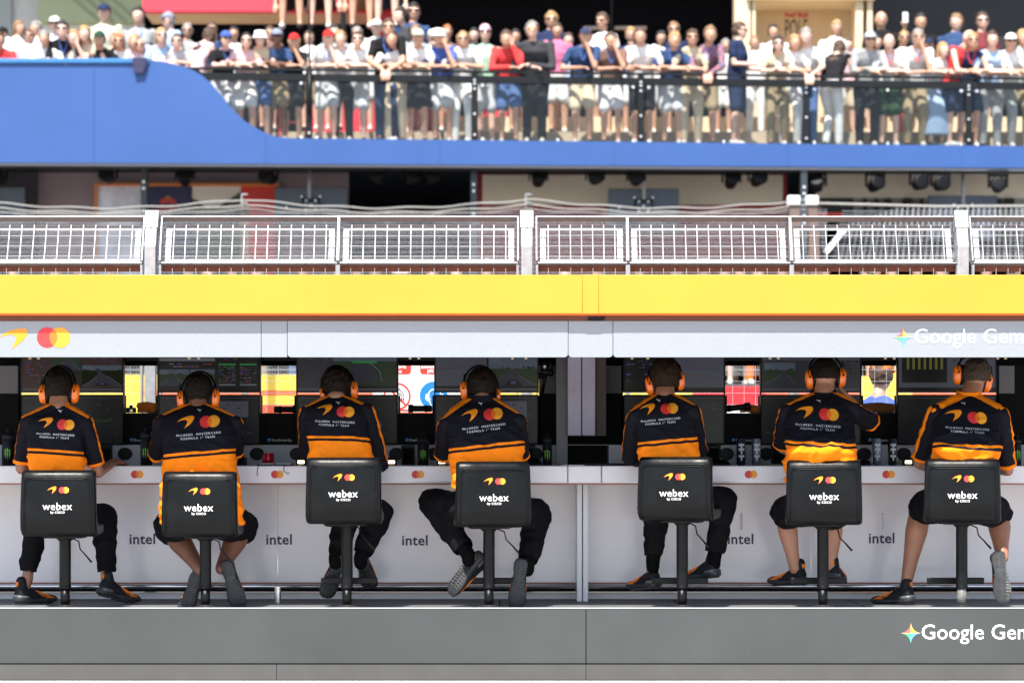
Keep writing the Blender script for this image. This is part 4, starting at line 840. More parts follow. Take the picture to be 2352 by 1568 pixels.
def dark_box(u,w_,h,nm,cat='phone'):
    q=on(u,1.15); t=thing('desk_phone',nm,cat,q); b=MB(); b.box((q.x-w_/2,1.15,q.z),(q.x+w_/2,1.19,q.z+h)); b.build('case',M_black,t,bevel=.006,segs=3)
    b=MB(); b.box((q.x-w_*.38,1.146,q.z+h*.1),(q.x+w_*.38,1.1495,q.z+h*.85)); b.build('keypad',M_blackmat,t)
for u,w_,n in ((240,.09,'upright black phone unit beside the leftmost crew member'),(543,.09,'upright black phone unit left of the open notebook'),(937,.085,'tall upright black phone unit below the no-smoking sign'),(1637,.1,'upright black phone unit right of the bowed crew member'),(1790,.1,'upright black phone unit just left of the crew member with raised arm'),(1212,.09,'upright black phone unit right of the spread-legged crew member')): dark_box(u,w_,.125,n)
for u,v,nm in ((197,0,''),):pass
def headphones(u,nm):
    q=on(u,1.0); t=thing('mouse',nm,'computer mouse',q); b=MB(); b.ell(q+Vector((0,0,.0)),(.045,.06,.04),n=20); b.v=[Vector((p.x,p.y,max(p.z,q.z))) for p in b.v]; b.build('shell',M_black,t,smooth=True)
    b=MB(); b.cyl(q+Vector((0,-.02,.036)),q+Vector((0,.0,.041)),.005); b.build('wheel',M_blackmat,t)
headphones(1230,'black domed mouse right of the spread-legged crew member'); headphones(1661,'black domed mouse left of the tall dark blue can'); headphones(1985,'black domed mouse left of the tall silver can')
b=MB(); q0=on(1392,.8); b.box((q0.x-.13,.72,q0.z),(q0.x+.17,.95,q0.z+.014)); tag(b.build('laptop',M_black,bevel=.003),'closed black laptop lying on the counter right of the pillar','laptop')
b=MB(); q0=on(1790,.7); b.box((q0.x-.1,.62,q0.z),(q0.x+.09,.8,q0.z+.01)); tag(b.build('clipboard',mat('brown_board',(.12,.09,.06),.6),bevel=.002),'brown clipboard lying left of the crew member with raised arm','clipboard')
# things on the sills of the openings
def sill(v=948): return P(0,v,1.4).z+.001
def towel(u0,u1,h,nm,c):
    z0=P(0,947,1.42).z; a=P(u0,0,1.42).x;cx=P(u1,0,1.42).x; b=MB(); n=4
    for k in range(n):
        z=z0+h*(k+.5)/n; o=.006*math.sin(k*2.1); b.loft([((a+o,1.42,z),h/n*.55,.045) if False else ((a+o+(cx-a)*t_,1.42,z+.006*math.sin(t_*7+k)),.001,.001) for t_ in ()] or [((a+o+(cx-a)*t_,1.42,z+.004*math.sin(t_*6+k*1.7)),h/n*.62,.05) for t_ in (0,.02,.1,.3,.5,.7,.9,.98,1)],12,2.5,(0,0,1),(0,1,0))
    me=fuse(b,.005,2); wrinkle(me,lambda p,n_:.003*noise.noise(p*40)); tag(link('towel',me,c,smooth=True),nm,'towel')
M_tow=mat('orange_towel',(.55,.16,.02),.9,var=.15,vs=30,bump=.6,bs=120)
towel(317,360,.062,'folded orange towel on the sill right of the leftmost crew member',M_tow)
towel(1700,1745,.045,'orange cloth on the sill under the spectators, behind a black torch',M_tow)
towel(1982,2052,.058,'rolled brownish orange cloth on the sill beside the raised elbow',mat('brown_towel',(.25,.1,.03),.9,bump=.5,bs=60))
def torch(u,v,l,ang,nm):
    c=P(u,v,1.38); D=Vector((math.cos(ang),0,math.sin(ang))); t=thing('radio_handset',nm,'handset',c); M=Vector((0,0,1)).rotation_difference(D).to_matrix()
    b=MB(); b.lathe(c,[(.018,-l/2),(.021,-l/2+.01),(.019,-l*.1),(.02,l*.3),(.026,l*.36),(.027,l/2-.005),(.022,l/2)],18,M); b.build('body',M_black,t,smooth=True)
    b=MB(); b.lathe(c,[(.0275,l*.30),(.0285,l*.32),(.0275,l*.34)],18,M); b.lathe(c,[(.021,-l*.3),(.0225,-l*.29),(.0225,-l*.2),(.021,-l*.19)],18,M); b.build('grip_ring',M_blackmat,t)
torch(657,940,.15,0,'black torch lying on the sill above the red can'); torch(965,938,.15,R(180),'black torch lying on the sill under the blue ear protection sign'); torch(1691,936,.18,R(6),'black radio handset propped on the sill under the spectators')
c=P(301,943,1.38); t=thing('small_camera','small black camera on the sill left of the folded orange towel','camera',c); b=MB(); b.box((c.x-.03,1.36,c.z-.012),(c.x+.03,1.4,c.z+.02)); b.cyl((c.x,1.38,c.z+.02),(c.x,1.38,c.z+.034),.012); b.build('case',M_black,t,bevel=.004); b=MB(); b.cyl((c.x+.005,1.355,c.z),(c.x+.005,1.36,c.z),.01); b.build('lens',M_chrome,t)
# gimbal camera on its arm beside the pillar
c=P(1254,845,1.25); t=thing('arm_camera','black camera on a jointed arm hanging beside the pillar','camera',c)
b=MB(); b.tube([P(1244,905,1.3),P(1249,878,1.28),P(1252,862,1.26)],[.012,.012,.014],10); b.tube([P(1252,862,1.26),P(1264,852,1.25),P(1268,838,1.25),P(1262,828,1.25)],.011,10); b.build('arm',M_black,t,smooth=True)
b=MB(); b.lathe(P(1251,842,1.22),[(.02,-.03),(.026,-.025),(.026,.03),(.018,.036)],16); b.ell(P(1264,855,1.24),.024); b.ell(P(1240,862,1.27),(.03,.02,.018)); b.build('head',M_black,t,smooth=True)
b=MB(); b.cyl(P(1251,842,1.22)+Vector((0,-.029,0)),P(1251,842,1.22)+Vector((0,-.026,0)),.009); b.build('lens',M_white,t)
# ================================================================ PIT WALL FENCE (near)
M_wire=mat('zinc_wire',(.36,.38,.4),.5,.25)
FY=2.2; th=R(23)       # the upper panels lean back by this angle
def FP(u,s,base_v=605):   # point s metres up the leaning panel, at frame column u measured at its foot
    p=P(u,base_v,FY); return p+Vector((0,math.sin(th)*s,math.cos(th)*s))
HL=(605-499)*(17.2)/FPX/math.cos(th)*1.02
panels=[(-300,328),(366,776),(776,1191),(1231,1442),(1442,1818),(1818,2201),(2232,2700)]
pn=['at the far left','left of the middle seam, above the second seat','right of the middle seam, above the fourth seat','short one right of the centre post','middle one of the right run','left of the right-hand post','at the far right edge']
def rotm(): return Matrix.Rotation(-th,4,'X')
for (a,c),nm in zip(panels,pn):
    t=thing('mesh_panel','galvanised wire mesh fence panel leaning back, '+nm,'fence panel',P((a+c)/2,630,FY),'mesh panels along the pit wall')
    A=FP(a,0);C_=FP(c,0); up=Vector((0,math.sin(th),math.cos(th))); nr=Vector((0,-math.cos(th),math.sin(th)))
    b=MB(); e=.012; dd=.05
    q=lambda x,s,o=0:Vector((x,A.y,A.z))+up*s+nr*o
    def slab(x0,x1,s0,s1,o0,o1):
        vs=[q(x0,s0,o0),q(x1,s0,o0),q(x1,s0,o1),q(x0,s0,o1),q(x0,s1,o0),q(x1,s1,o0),q(x1,s1,o1),q(x0,s1,o1)]; b.add(vs,[(0,3,2,1),(4,5,6,7),(0,1,5,4),(1,2,6,5),(2,3,7,6),(3,0,4,7)])
    x0=A.x;x1=C_.x
    slab(x0,x1,0,.006,-.04,.004); slab(x0,x1,HL-.006,HL,-.04,.03); slab(x0,x0+.008,.008,HL-.008,-.04,.03); slab(x1-.008,x1,.008,HL-.008,-.04,.03)
    b.build('outer_frame',M_steel,t)
    b=MB(); fw_=.029; s0=.022;s1=HL-.04
    slab(x0+.03,x1-.03,s0,s0+fw_,-.045,-.04); slab(x0+.03,x1-.03,s1-fw_,s1,-.045,-.04); slab(x0+.03,x0+.03+.035,s0+fw_,s1-fw_,-.045,-.04); slab(x1-.065,x1-.03,s0+fw_,s1-fw_,-.045,-.04); b.build('inner_frame',M_steel,t)
    b=MB(); W=x1-x0; n=max(1,round((W-.05)/.082)); 
    for i in range(n): 
        x=x0+.045+(W-.09)*(i+.5)/n; b.bar(q(x,.012,-.02),q(x,s1+.01,-.02),.0042)
    for k in range(4): s=s0+.045+.077*k; b.bar(q(x0+.02,s,-.026),q(x1-.02,s+.004*math.sin(a+k),-.026),.0045)
    b.build('wire_grid',M_wire,t)
    # upright part of the panel below the lean
    zb_=P(0,700,FY).z; b=MB(); y0=FY; zt_=A.z-.01
    for xx in (x0,x1-.014): b.box((xx,y0-.02,.2),(xx+.014,y0+.03,zt_))
    b.build('lower_frame',M_steel,t)
    b=MB(); b.box((x0+.014,y0+.034,P(0,623,FY).z),(x1-.014,y0+.04,zt_-.001)); b.build('lower_flange',mat('shaded_flange_brown',(.2,.075,.04),.85,var=.2,vs=20),t)  # brown tone paints in the flange's shade and orange reflection
    b=MB()
    for i in range(n): x=x0+.045+(W-.09)*(i+.5)/n; b.bar((x,y0+.01,.2),(x,y0+.01,zt_-.02),.003)
    for k in range(35):
        z=.22+.077*k
        if z<zt_-.05: b.bar((x0+.01,y0+.004,z),(x1-.01,y0+.004,z),.003)
    b.build('lower_grid',M_wire,t)
def fpost(u,nm,lean):
    p=P(u,630,FY); t=thing('fence_post','square galvanised post with capped leaning head, '+nm,'post',(p.x,FY,-.41),'posts of the pit wall fence')
    b=MB(); w_=.036; kz=P(0,565,FY).z; b.box((p.x-w_,FY-w_,-.41),(p.x+w_,FY+w_,kz)); b.build('shaft',M_steel,t,bevel=.006)
    up=Vector((0,math.sin(th),math.cos(th))); L=(565-492)*17.2/FPX/math.cos(th)
    b=MB(); b.bar((p.x,FY+.0,kz-.02),Vector((p.x,FY,kz-.02))+up*(L+.02),.078,.074); b.build('leaning_head',M_steel,t,bevel=.006)
    b=MB(); q=Vector((p.x,FY,kz-.02))+up*(L-.09); b.bar(q,q+up*.13,.088,.084); b.cyl(q+up*.02+Vector((0,-.045,.0)),q+up*.02+Vector((0,-.05,0)),.006); b.build('cap',M_steel,t,bevel=.008)
fpost(346,'leftmost of the three',0); fpost(1210,'middle of the three',0); fpost(2211,"rightmost of the three",0)
# near concrete pit wall with coloured boards seen low through the openings lies on the far side of the track: see below
# ---- warning sign board just behind the stand
def rbox(d,x0,z0,x1,z1,r,m,l=0):
    pts=[]
    for cx,cz,a in ((x1-r,z0+r,-90),(x1-r,z1-r,0),(x0+r,z1-r,90),(x0+r,z0+r,180)):
        for k in range(5): an=R(a+k*22.5); pts.append((cx+r*math.cos(an),cz+r*math.sin(an)))
    d.poly(pts,m,l)
SY=2.05; c=P(975,880,SY); s1=17.05/FPX
t=thing('warning_sign','white board with red text boxes, no-smoking ring and blue ear protection disc','sign',c)
b=MB(); b.pbox(856,770,1062,946,SY,SY+.02); b.build('board',mat('sign_white',(.75,.75,.76),.45),t)
M_sred=mat('sign_red',(.62,.04,.03),.5); M_sblue=mat('sign_blue',(.01,.2,.6),.5); sm=[M_sred,M_print,M_sblue,M_black]
d=Decal(); X=lambda u:(u-975)*s1; Zv=lambda v:(880-v)*s1
rbox(d,X(876),Zv(859),X(944),Zv(790),.02,0,0)
for tx,cu_,v,n in (('No climbing',910,831,11),('on debris',910,841.5,9),('fence',910,852,5)): d.text(tx,X(cu_),Zv(v),n*5.1*s1,1,0,.02,1.,None,1)
rbox(d,X(965),Zv(859),X(1040),Zv(790),.02,0,0)
for tx,cu_,v,w_ in (('No unauthorised',1002,831,68),('allowed in the',1002,841.5,70),('pit lane',1002,852,40)): d.text(tx,X(cu_),Zv(v),w_*s1,1,0,.02,1.,None,1)
cx,cz,r=X(912),Zv(910),31.5*s1; d.disc(cx,cz,r,0,0,44,2,r*.87); d.stroke([(cx-r*.66,cz+r*.66),(cx+r*.66,cz-r*.66)],r*.13,0,1)
d.rect(cx-r*.5,cz-r*.3,cx+r*.25,cz-r*.12,3,2); d.rect(cx+r*.3,cz-r*.3,cx+r*.38,cz-r*.12,3,2); d.rect(cx+r*.44,cz-r*.3,cx+r*.52,cz-r*.12,3,2)
d.stroke([(cx+r*.34,cz-r*.06),(cx+r*.33,cz+r*.1),(cx+r*.22,cz+r*.2),(cx+r*.0,cz+r*.22),(cx-r*.02,cz+r*.42),(cx+r*.14,cz+r*.5)],r*.05,3,2); d.stroke([(cx+r*.48,cz-r*.06),(cx+r*.46,cz+r*.2),(cx+r*.3,cz+r*.36),(cx+r*.24,cz+r*.48),(cx+r*.1,cz+r*.56)],r*.05,3,2)
cx,cz,r=X(996),Zv(908),32*s1; d.disc(cx,cz,r,2,0,44,3); d.disc(cx+r*.08,cz+.0*r,r*.5,1,1,30,2,r*.42,0,math.pi); d.stroke([(cx-r*.42,cz+r*.1),(cx-r*.46,cz-r*.2),(cx-r*.3,cz-r*.35)],r*.28,1,1); d.stroke([(cx+r*.55,cz+r*.1),(cx+r*.6,cz-r*.2),(cx+r*.45,cz-r*.35)],r*.28,1,1); d.stroke([(cx-r*.3,cz-r*.3),(cx-r*.24,cz-r*.6),(cx-r*.1,cz-r*.78)],r*.06,1,1)
d.rect(X(860),Zv(943),X(1058),Zv(940),0,1)
d.flatplane('lettering',sm,(c.x,SY,c.z),t)
# ================================================================ ACROSS THE TRACK: TERRACE, BARRIER BOARDS, FAR FENCE
FL=5.6; TZ=1.94
g=MB(); g.box((-14,21.5,-.41),(14,27,TZ)); o=struct(g.build('terrace',mat('terrace_concrete',(.2,.19,.18),.9,var=.15)))
M_by=mat('board_yellow',(.72,.5,.06),.5); M_bo=mat('board_orange',(.7,.1,.03),.5); M_br=mat('board_red',(.55,.02,.03),.5); M_bw=mat('board_white',(.65,.65,.65),.5)
def board(u0,u1,bands,nm):
    y=21.2; t=thing('barrier_board','painted board on the far barrier, '+nm,'board',P((u0+u1)/2,950,y),'boards on the far barrier')
    for (v0,v1,m) in bands:
        b=MB(); b.pbox(u0,v0,u1,v1,y,y+.1); b.build('band',m,t)
YB=[(860,896,M_by),(896,908,M_bo),(908,929,M_by),(929,990,M_bo)]
board(-200,330,[(860,990,M_by)],'plain yellow, seen beside the galvanised column'); board(331,700,YB,'striped yellow and orange'); board(701,1130,[(866,990,M_bo)],'orange, hidden behind the warning sign'); board(1131,1590,[(872,990,M_by)],'plain yellow behind the pillar')
board(1591,1759,[(887,932,M_br),(932,990,M_bw)],'red over white, below the terrace spectators'); board(1760,1975,[(880,990,M_bo)],'orange, right of the red and white one'); board(1976,2095,[(864,990,M_by)],'plain yellow, beside the raised elbow'); board(2096,2560,[(870,990,M_bo)],'orange at the far right')
# far debris fence: fine mesh, sagging ropes, posts
M_fw=mat('far_fence_wire',(.36,.37,.38),.5,.3); y=20.2; dd=15+y
t=thing('debris_fence','tall fine-meshed fence across the track with pale sagging ropes on top','fence',P(1176,950,y))
b=MB(); top=lambda u:481+11*abs(math.sin((u-560)*math.pi/650))*1.0
x0=P(-100,0,y).x;x1=P(1900,0,y).x; n=300
z0=P(0,860,y).z
for i in range(n):
    x=x0+(x1-x0)*i/n; u=x*FPX/dd+1176; zt=P(0,478+14*abs(math.sin((u-558)*math.pi/655)),y).z; b.bar((x,y,z0),(x+.03*math.sin(i*.05),y,zt),.0055)
for k in range(34): z=z0+k*.066; b.bar((x0,y+.01,z),(x1,y+.01,z),.0055)
b.build('mesh',M_fw,t)
for k in range(3):
    b=MB(); pts=[]
    for i in range(90):
        u=-100+i*22; v=462+k*9+ (20-3*k)*abs(math.sin((u-558)*math.pi/655))-(4 if k==0 else 0)+2*math.sin(i*.9+k); pts.append(P(min(u,1860),v,y-.05))
    b.tube(pts,.009 if k<2 else .005,6); b.build('rope',mat('pale_rope',(.3,.29,.27),.8),t,smooth=True)
for u in (562,1214):
    b=MB(); a=P(u,930,y); b.box((a.x-.05,y+.03,-.41),(a.x+.05,y+.1,P(0,470,y).z)); b.build('post',mat('brown_post',(.12,.075,.055),.7),t)
    b=MB(); q=P(u,462,y-.05); b.box((q.x-.045,y-.07,q.z-.06),(q.x-.03,y-.03,q.z+.1)); b.box((q.x-.03,y-.07,q.z+.085),(q.x+.04,y-.03,q.z+.1)); b.box((q.x-.03,y-.07,q.z-.03),(q.x+.04,y-.03,q.z-.015)); b.build('hook',M_steel,t)
for u,nm in ((1824,'left'),(1866,'right')):
    t=thing('capped_post','thick brown post with white cap, %s one of the pair'%('left' if nm=='left' else 'right'),'post',P(u,950,19.8))
    b=MB(); p0=P(u+14 if nm=='right' else u,950,19.8); p1=P(u,468,19.8); b.bar(p0,p1,.13,.13,(0,1,0)); b.build('shaft',mat('brown_post2',(.13,.085,.07),.7),t)
    b=MB(); b.pbox(u-14,449,u+14,470,19.7,19.9); b.build('cap',M_white,t,bevel=.01)
t=thing('debris_fence','slanted mesh fence running away at the right, pale rail at its near end','fence',P(2100,950,21))
b=MB()
for i in range(60):
    u=1930+i*13; a=P(u,600,20.6); q=P(u+18-i*.5,478+ (0 if u>2050 else (2050-u)*.3),21.2); b.bar(a,q,.006)
for k in range(16): b.bar(P(1905+k*2,598-k*7.5,20.7),P(2700,598-k*7.5,20.7),.006)
b.build('mesh',M_fw,t)
b=MB(); b.bar(P(1897,579,20.6),P(1939,527,20.9),.07,.05,(0,1,0)); b.build('rail',M_white,t)
b=MB(); b.tube([P(1875,467,20.4),P(2000,470,20.4),P(2150,474,20.4),P(2600,472,20.4)],.015,6); b.build('rope',mat('pale_rope',(.3,.29,.27),.8),t,smooth=True)
# ================================================================ THE BUILDING
M_blue=mat('blue_hoarding',(.022,.072,.235),.5,var=.07,vs=.6,bump=.5,bs=1.2)
M_bblack=mat('black_steel',(.006,.007,.008),.45,var=.1,spec=.25)
bl=thing('balcony','long balcony edge faced in bright blue hoarding that rises in a curve at left','balcony',(0,23.6,FL))
poly=[(-400,138),(340,138),(372,141),(405,148),(440,160),(466,175),(488,195),(508,218),(524,240),(542,260),(562,278),(585,293),(610,306),(636,314),(665,317.5),(2352,336),(2800,341),(2800,391),(2352,386),(1000,378),(-400,372)]
def blpoly(poly,o0,o1):
    n=len(poly); vs=[B(u,v,o0) for u,v in poly]+[B(u,v,o0)+Vector((0,o1-o0,0)) for u,v in poly]
    m=MB(); m.add(vs,[tuple(range(n)),tuple(range(2*n-1,n-1,-1))]+[(i,i+n,(i+1)%n+n,(i+1)%n) for i in range(n)]); return m
b=blpoly(poly[::-1],-.12,-.02); o=b.build('hoarding',M_blue,bl)
b=blpoly([(-400,134),(342,134),(342,145),(-400,145)],-.16,-.125); b.build('rim_sheet',mat('rim_blue',(.03,.15,.36),.45,var=.1,vs=2),bl,bevel=.01)
b=blpoly([(-400,373),(1000,379),(2352,387.5),(2800,392),(2800,397),(2352,392.5),(1000,384),(-400,378)],-.1,.1); b.build('drip_edge',mat('grey_edge',(.2,.2,.22),.5),bl)
b=blpoly([(-400,379),(2352,393),(2800,396),(2800,403),(2352,398),(-400,384)],.0,.12); b.build('under_beam',M_bblack,bl)
b=MB(); pa=[(-16,BD(-5200,.02)),(16,BD(5200*1.3,.02)),(16,30),(-16,30)]; xl=lambda x:23.78+.0725*x
pa=[(-16,xl(-16)),(16,xl(16)),(16,30),(-16,30)]; b.add([(x,y,z) for z in (FL-.25,FL-.02) for x,y in pa],[(0,3,2,1),(4,5,6,7),(0,1,5,4),(1,2,6,5),(2,3,7,6),(3,0,4,7)]); b.build('slab',mat('pale_deck',(.42,.36,.28),.8,var=.1),bl)
b=MB(); b.box((-16,24.3,FL-.3),(16,30,FL-.255)); b.build('soffit',M_bblack,bl)
g=MB(); g.box((-9,24.9,FL-.01),(9,30,FL+.28)); struct(g.build('deck_step',mat('deck_boards',(.36,.3,.22),.8,var=.1)))
for u in (-160,215,610,1010,1410,1810,2210):
    v0=139 if u<340 else (317.5+(u-665)*.0111 if u>640 else 309); b=MB(); b.bar(B(u,v0,-.124),B(u,373+max(0,(u-1000))*.0098,-.124),.012,.006,(0,1,0)); b.build('seam',mat('blue_seam',(.02,.065,.21),.5),bl)
# railing
rl=thing('glass_railing','long balcony railing of black posts, bars and clear glass','railing',(0,23.6,FL))
M_glass=bpy.data.materials.new('railing_glass'); M_glass.use_nodes=True; N=M_glass.node_tree.nodes; L=M_glass.node_tree.links; N.remove(N['Principled BSDF'])
a_=N.new('ShaderNodeBsdfTransparent'); a_.inputs[0].default_value=(.93,.94,.94,1); c_=N.new('ShaderNodeBsdfGlossy'); c_.inputs['Roughness'].default_value=.02; fz=N.new('ShaderNodeFresnel'); fz.inputs[0].default_value=1.5; mx=N.new('ShaderNodeMixShader'); mu=N.new('ShaderNodeMath'); mu.operation='MULTIPLY'; mu.inputs[1].default_value=.45; L.new(fz.outputs[0],mu.inputs[0]); L.new(mu.outputs[0],mx.inputs[0]); L.new(a_.outputs[0],mx.inputs[1]); L.new(c_.outputs[0],mx.inputs[2]); L.new(mx.outputs[0],N['Material Output'].inputs[0])
vr=lambda u:152+.0125*u; vc=lambda u:163.5+.0118*u; vf=lambda u:310+.0107*u
b=MB(); b.bar(B(425,vr(425),0),B(2800,vr(2800),0),.05,.035); b.build('handrail',M_bblack,rl)
b=MB(); b.bar(B(435,vc(435)+7,.03),B(2800,vc(2800)+7,.03),.08,.105); b.build('glass_clamp',M_bblack,rl)
PU=[330,710,1090,1472,1852,2225,2610]
M_bolt=mat('bright_bolt',(.8,.8,.8),.3,.5)
for i in range(1,len(PU)):
    a=PU[i-1];c=PU[i]
    for s0,s1 in ((a+12,(a+c)/2-1),((a+c)/2+1,c-12)):
        b=MB(); q=[B(s0,vc(s0)+12,.05),B(s1,vc(s1)+12,.05)]; e=[B(s0,vf(s0)+5,.05),B(s1,vf(s1)+5,.05)]
        b.add([e[0],e[1],q[1],q[0]]+[k+Vector((0,.012,0)) for k in (e[0],e[1],q[1],q[0])],[(0,1,2,3),(7,6,5,4),(0,4,5,1),(1,5,6,2),(2,6,7,3),(3,7,4,0)]); b.build('glass_pane',M_glass,rl)
    for u in (a+18,(a+c)/2,c-18):
        for v in (vc(u)+20,vf(u)-2):
            if u<500 : continue
            b=MB(); q=B(u,v,.03); b.cyl(q,q+Vector((0,-.03,0)),.02,n=10); b.build('clamp_bolt',M_bolt,rl)
for u in PU[1:6]:
    b=MB(); p0=B(u,vf(u)+6,.02); p1=B(u,vr(u)+4,.02); b.bar(p0,p1,.10,.07,(0,1,0)); b.build('post',M_bblack,rl,bevel=.006)
    for v in (vc(u)+8,vc(u)+16,vc(u)+28,vf(u)-60,vf(u)-12):
        b=MB(); q=B(u,v,-.02); b.cyl(q,q+Vector((0,-.012,0)),.016,n=8); b.build('bolt',M_bolt,rl)
b=MB(); b.cyl(B(711,170,-.06),B(711,-60,-.06),.016,n=10); b.cyl(B(711,262,-.06),B(711,160,-.06),.035,n=10); tag(b.build('thin_pole',M_bblack,smooth=True),'thin tall black pole fixed to the balcony rail left of centre','pole')
q=[(303,132),(338,132),(336,150),(329,170),(318,169),(308,170),(305,152)]
b=blpoly(q[::-1],-.2,-.165); b.v=[p+Vector((0,.02*noise.noise(p*9),0)) for p in b.v]; o=b.build('jacket',mat('navy_jacket',(.03,.03,.07),.9,var=.2,bump=.6,bs=20),bevel=.012,segs=3); tag(o,'navy jacket hung over the blue hoarding rim','jacket')
o.data.materials[0]=mat('navy_jacket',(.03,.03,.07))
# ---- interior walls of the lower storey
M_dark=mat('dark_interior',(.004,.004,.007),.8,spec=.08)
lw=thing('building','dark two-storey building behind the terrace and the balcony','building',(0,31,-.41))
def wall(u0,v0,u1,v1,y0,m,name='wall',th_=.1,par=None): b=MB(); b.pbox(u0,v0,u1,v1,y0,y0+th_); return b.build(name,m,par or lw)
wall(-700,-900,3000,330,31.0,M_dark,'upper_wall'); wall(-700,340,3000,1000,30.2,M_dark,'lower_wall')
b=MB(); b.box((-17,27.5,9.4),(17,32,9.7)); b.build('roof',M_dark,lw)  # unseen slab added to keep the sun off the upper interior
wall(85,388,800,640,25.3,mat('mauve_wall',(.25,.19,.21),.8,var=.05),'mauve_wall'); wall(-60,380,85,640,25.2,mat('slate_wall',(.04,.035,.045),.8),'slate_wall')
wall(1097,398,1808,640,25.4,mat('dark_red_wall',(.2,.01,.015),.7),'red_wall'); wall(1108,402,1798,470,25.3,mat('cream_wall',(.6,.53,.43),.8,var=.08,vs=1),'cream_wall')
wall(1875,400,2460,455,25.3,mat('cream_wall',(.6,.53,.43),.8,var=.08,vs=1),'cream_wall')
for i,(a,c) in enumerate(((1888,1960),(1985,1992),(2010,2018),(2034,2048),(2075,2095),(2115,2120),(2290,2300),(2310,2330))): wall(a,455,c,505,25.25,M_bblack,'dark_stripe')
wall(1875,455,2460,510,25.35,mat('stripe_wall',(.2,.2,.18),.8),'striped_wall'); wall(1870,488,1936,496,25.2,M_sred,'red_sill')
# picture wall
pf=thing('picture_frame','long orange-brown frame with four printed panels on the mauve wall','picture',P(425,500,25.1),)
M_fr=mat('orange_frame',(.55,.17,.03),.6)
b=MB(); b.pbox(216,421,640,427,25.05,25.15); b.pbox(216,427,223,640,25.05,25.15); b.build('frame',M_fr,pf)
b=MB(); b.pbox(223,427,330,640,25.1,25.18); b.build('cloud_print',mat('cloud_print',(.5,.5,.58),.6,var=.45,vs=2.2),pf)
b=MB(); b.pbox(331,427,441,640,25.1,25.18); b.build('navy_print',mat('navy_print',(.015,.015,.06),.6),pf)
b=MB(); b.pbox(442,427,553,640,25.1,25.18); b.build('pale_print',mat('pale_print',(.6,.55,.48),.6,var=.12,vs=1),pf)
b=MB(); b.prism([(P(u,0,25.09).x,P(0,v,25.09).z) for u,v in ((442,455),(455,462),(475,480),(500,476),(553,440),(553,640),(442,640))],25.085,25.099); b.build('hill_print',mat('hill_print',(.06,.07,.04),.7,var=.4,vs=5),pf)
b=MB(); b.pbox(554,427,632,640,25.1,25.18); b.build('red_print',mat('red_print',(.55,.03,.02),.6),pf)
d=Decal(); d.poly([(-.13,-.03),(-.05,-.05),(-.02,-.02),(.02,-.02),(.05,-.05),(.13,-.03),(.1,.05),(.05,.04),(.03,.06),(-.03,.06),(-.05,.04),(-.1,.05)],0); d.disc(0,.03,.05,1,-1); d.text('Red Bull',0,-.1,.34,0,0,.02); d.flatplane('lettering',[mat('rb_red',(.4,.03,.03),.6),mat('rb_yel',(.5,.3,.03),.6)],P(386,463,25.09),pf,.004)
# hanging screens and spotlights
def tv(u0,u1,v0,pv,nm):
    y=24.6; c=P((u0+u1)/2,v0,y); t=thing('hanging_screen','slate blue back of a hung flat screen, '+nm,'screen',c,'flat screens hung below the balcony')
    b=MB(); b.pbox(u0,v0,u1,v0+100,y,y+.07); b.build('case',mat('screen_back',(.045,.06,.085),.45,var=.1),t,bevel=.008)
    b=MB(); b.cyl(P(pv,380,y+.05),P(pv,v0+25,y-.03),.03,n=10); b.build('pole',M_steel,t,smooth=True)
    b=MB(); 
    for x in (-.13,.13): b.box((c.x+x-.012,y-.03,c.z-.42),(c.x+x+.012,y-.001,c.z-.12))
    b.box((c.x-.14,y-.035,c.z-.22),(c.x+.14,y-.004,c.z-.16)); b.build('mount',M_bblack,t)
    for x,z in ((-.14,-.14),(.14,-.14),(-.07,-.2),(.07,-.2),(0,-.27),(-.07,-.34),(.07,-.34),(-.37,-.3)):
        b=MB(); b.cyl((c.x+x,y-.03,c.z+z),(c.x+x,y-.045,c.z+z),.014,n=8); b.build('screw',M_bolt,t)
tv(-110,57,430,-30,'cut off by the left edge'); tv(631,798,431,711,'left of the black gap'); tv(1397,1559,433,1479,'before the cream wall'); tv(2132,2290,449,2212,'the rightmost one')
M_spot=mat('spot_black',(.004,.004,.005),.5,spec=.15)
random.seed(3)
for i,(u,v) in enumerate(((-5,405),(248,402),(425,405),(617,405),(868,402),(945,404),(992,403),(1237,408),(1367,406),(1461,408),(1680,412),(1740,409),(1876,420),(2010,421),(2111,418),(2160,420),(2292,424))):
    y=24.2; c=P(u,v,y); sc_=1.; t=thing('spotlight','black stage spotlight, %s'%('cut by the left edge' if i==0 else 'number %d counted from the left edge'%(i+1)),'spotlight',c,'stage spotlights under the balcony')
    rot=Matrix.Rotation(R(random.uniform(-25,25)),3,'Z')@Matrix.Rotation(R(random.uniform(60,85)),3,'X')
    b=MB(); b.lathe(c+Vector((0,0,-.02)),[(.05,-.13),(.085,-.11),(.10,-.02),(.11,.06),(.125,.1),(.115,.13),(.08,.135)],16,rot); b.build('lamp_head',M_spot,t,smooth=True)
    b=MB()
    for s in (-1,1): b.box((c.x+s*.135-.014,y-.05,c.z-.05),(c.x+s*.135+.014,y+.05,c.z+.13))
    b.box((c.x-.15,y-.06,c.z+.12),(c.x+.15,y+.06,c.z+.21)); b.build('yoke',M_spot,t,bevel=.01)
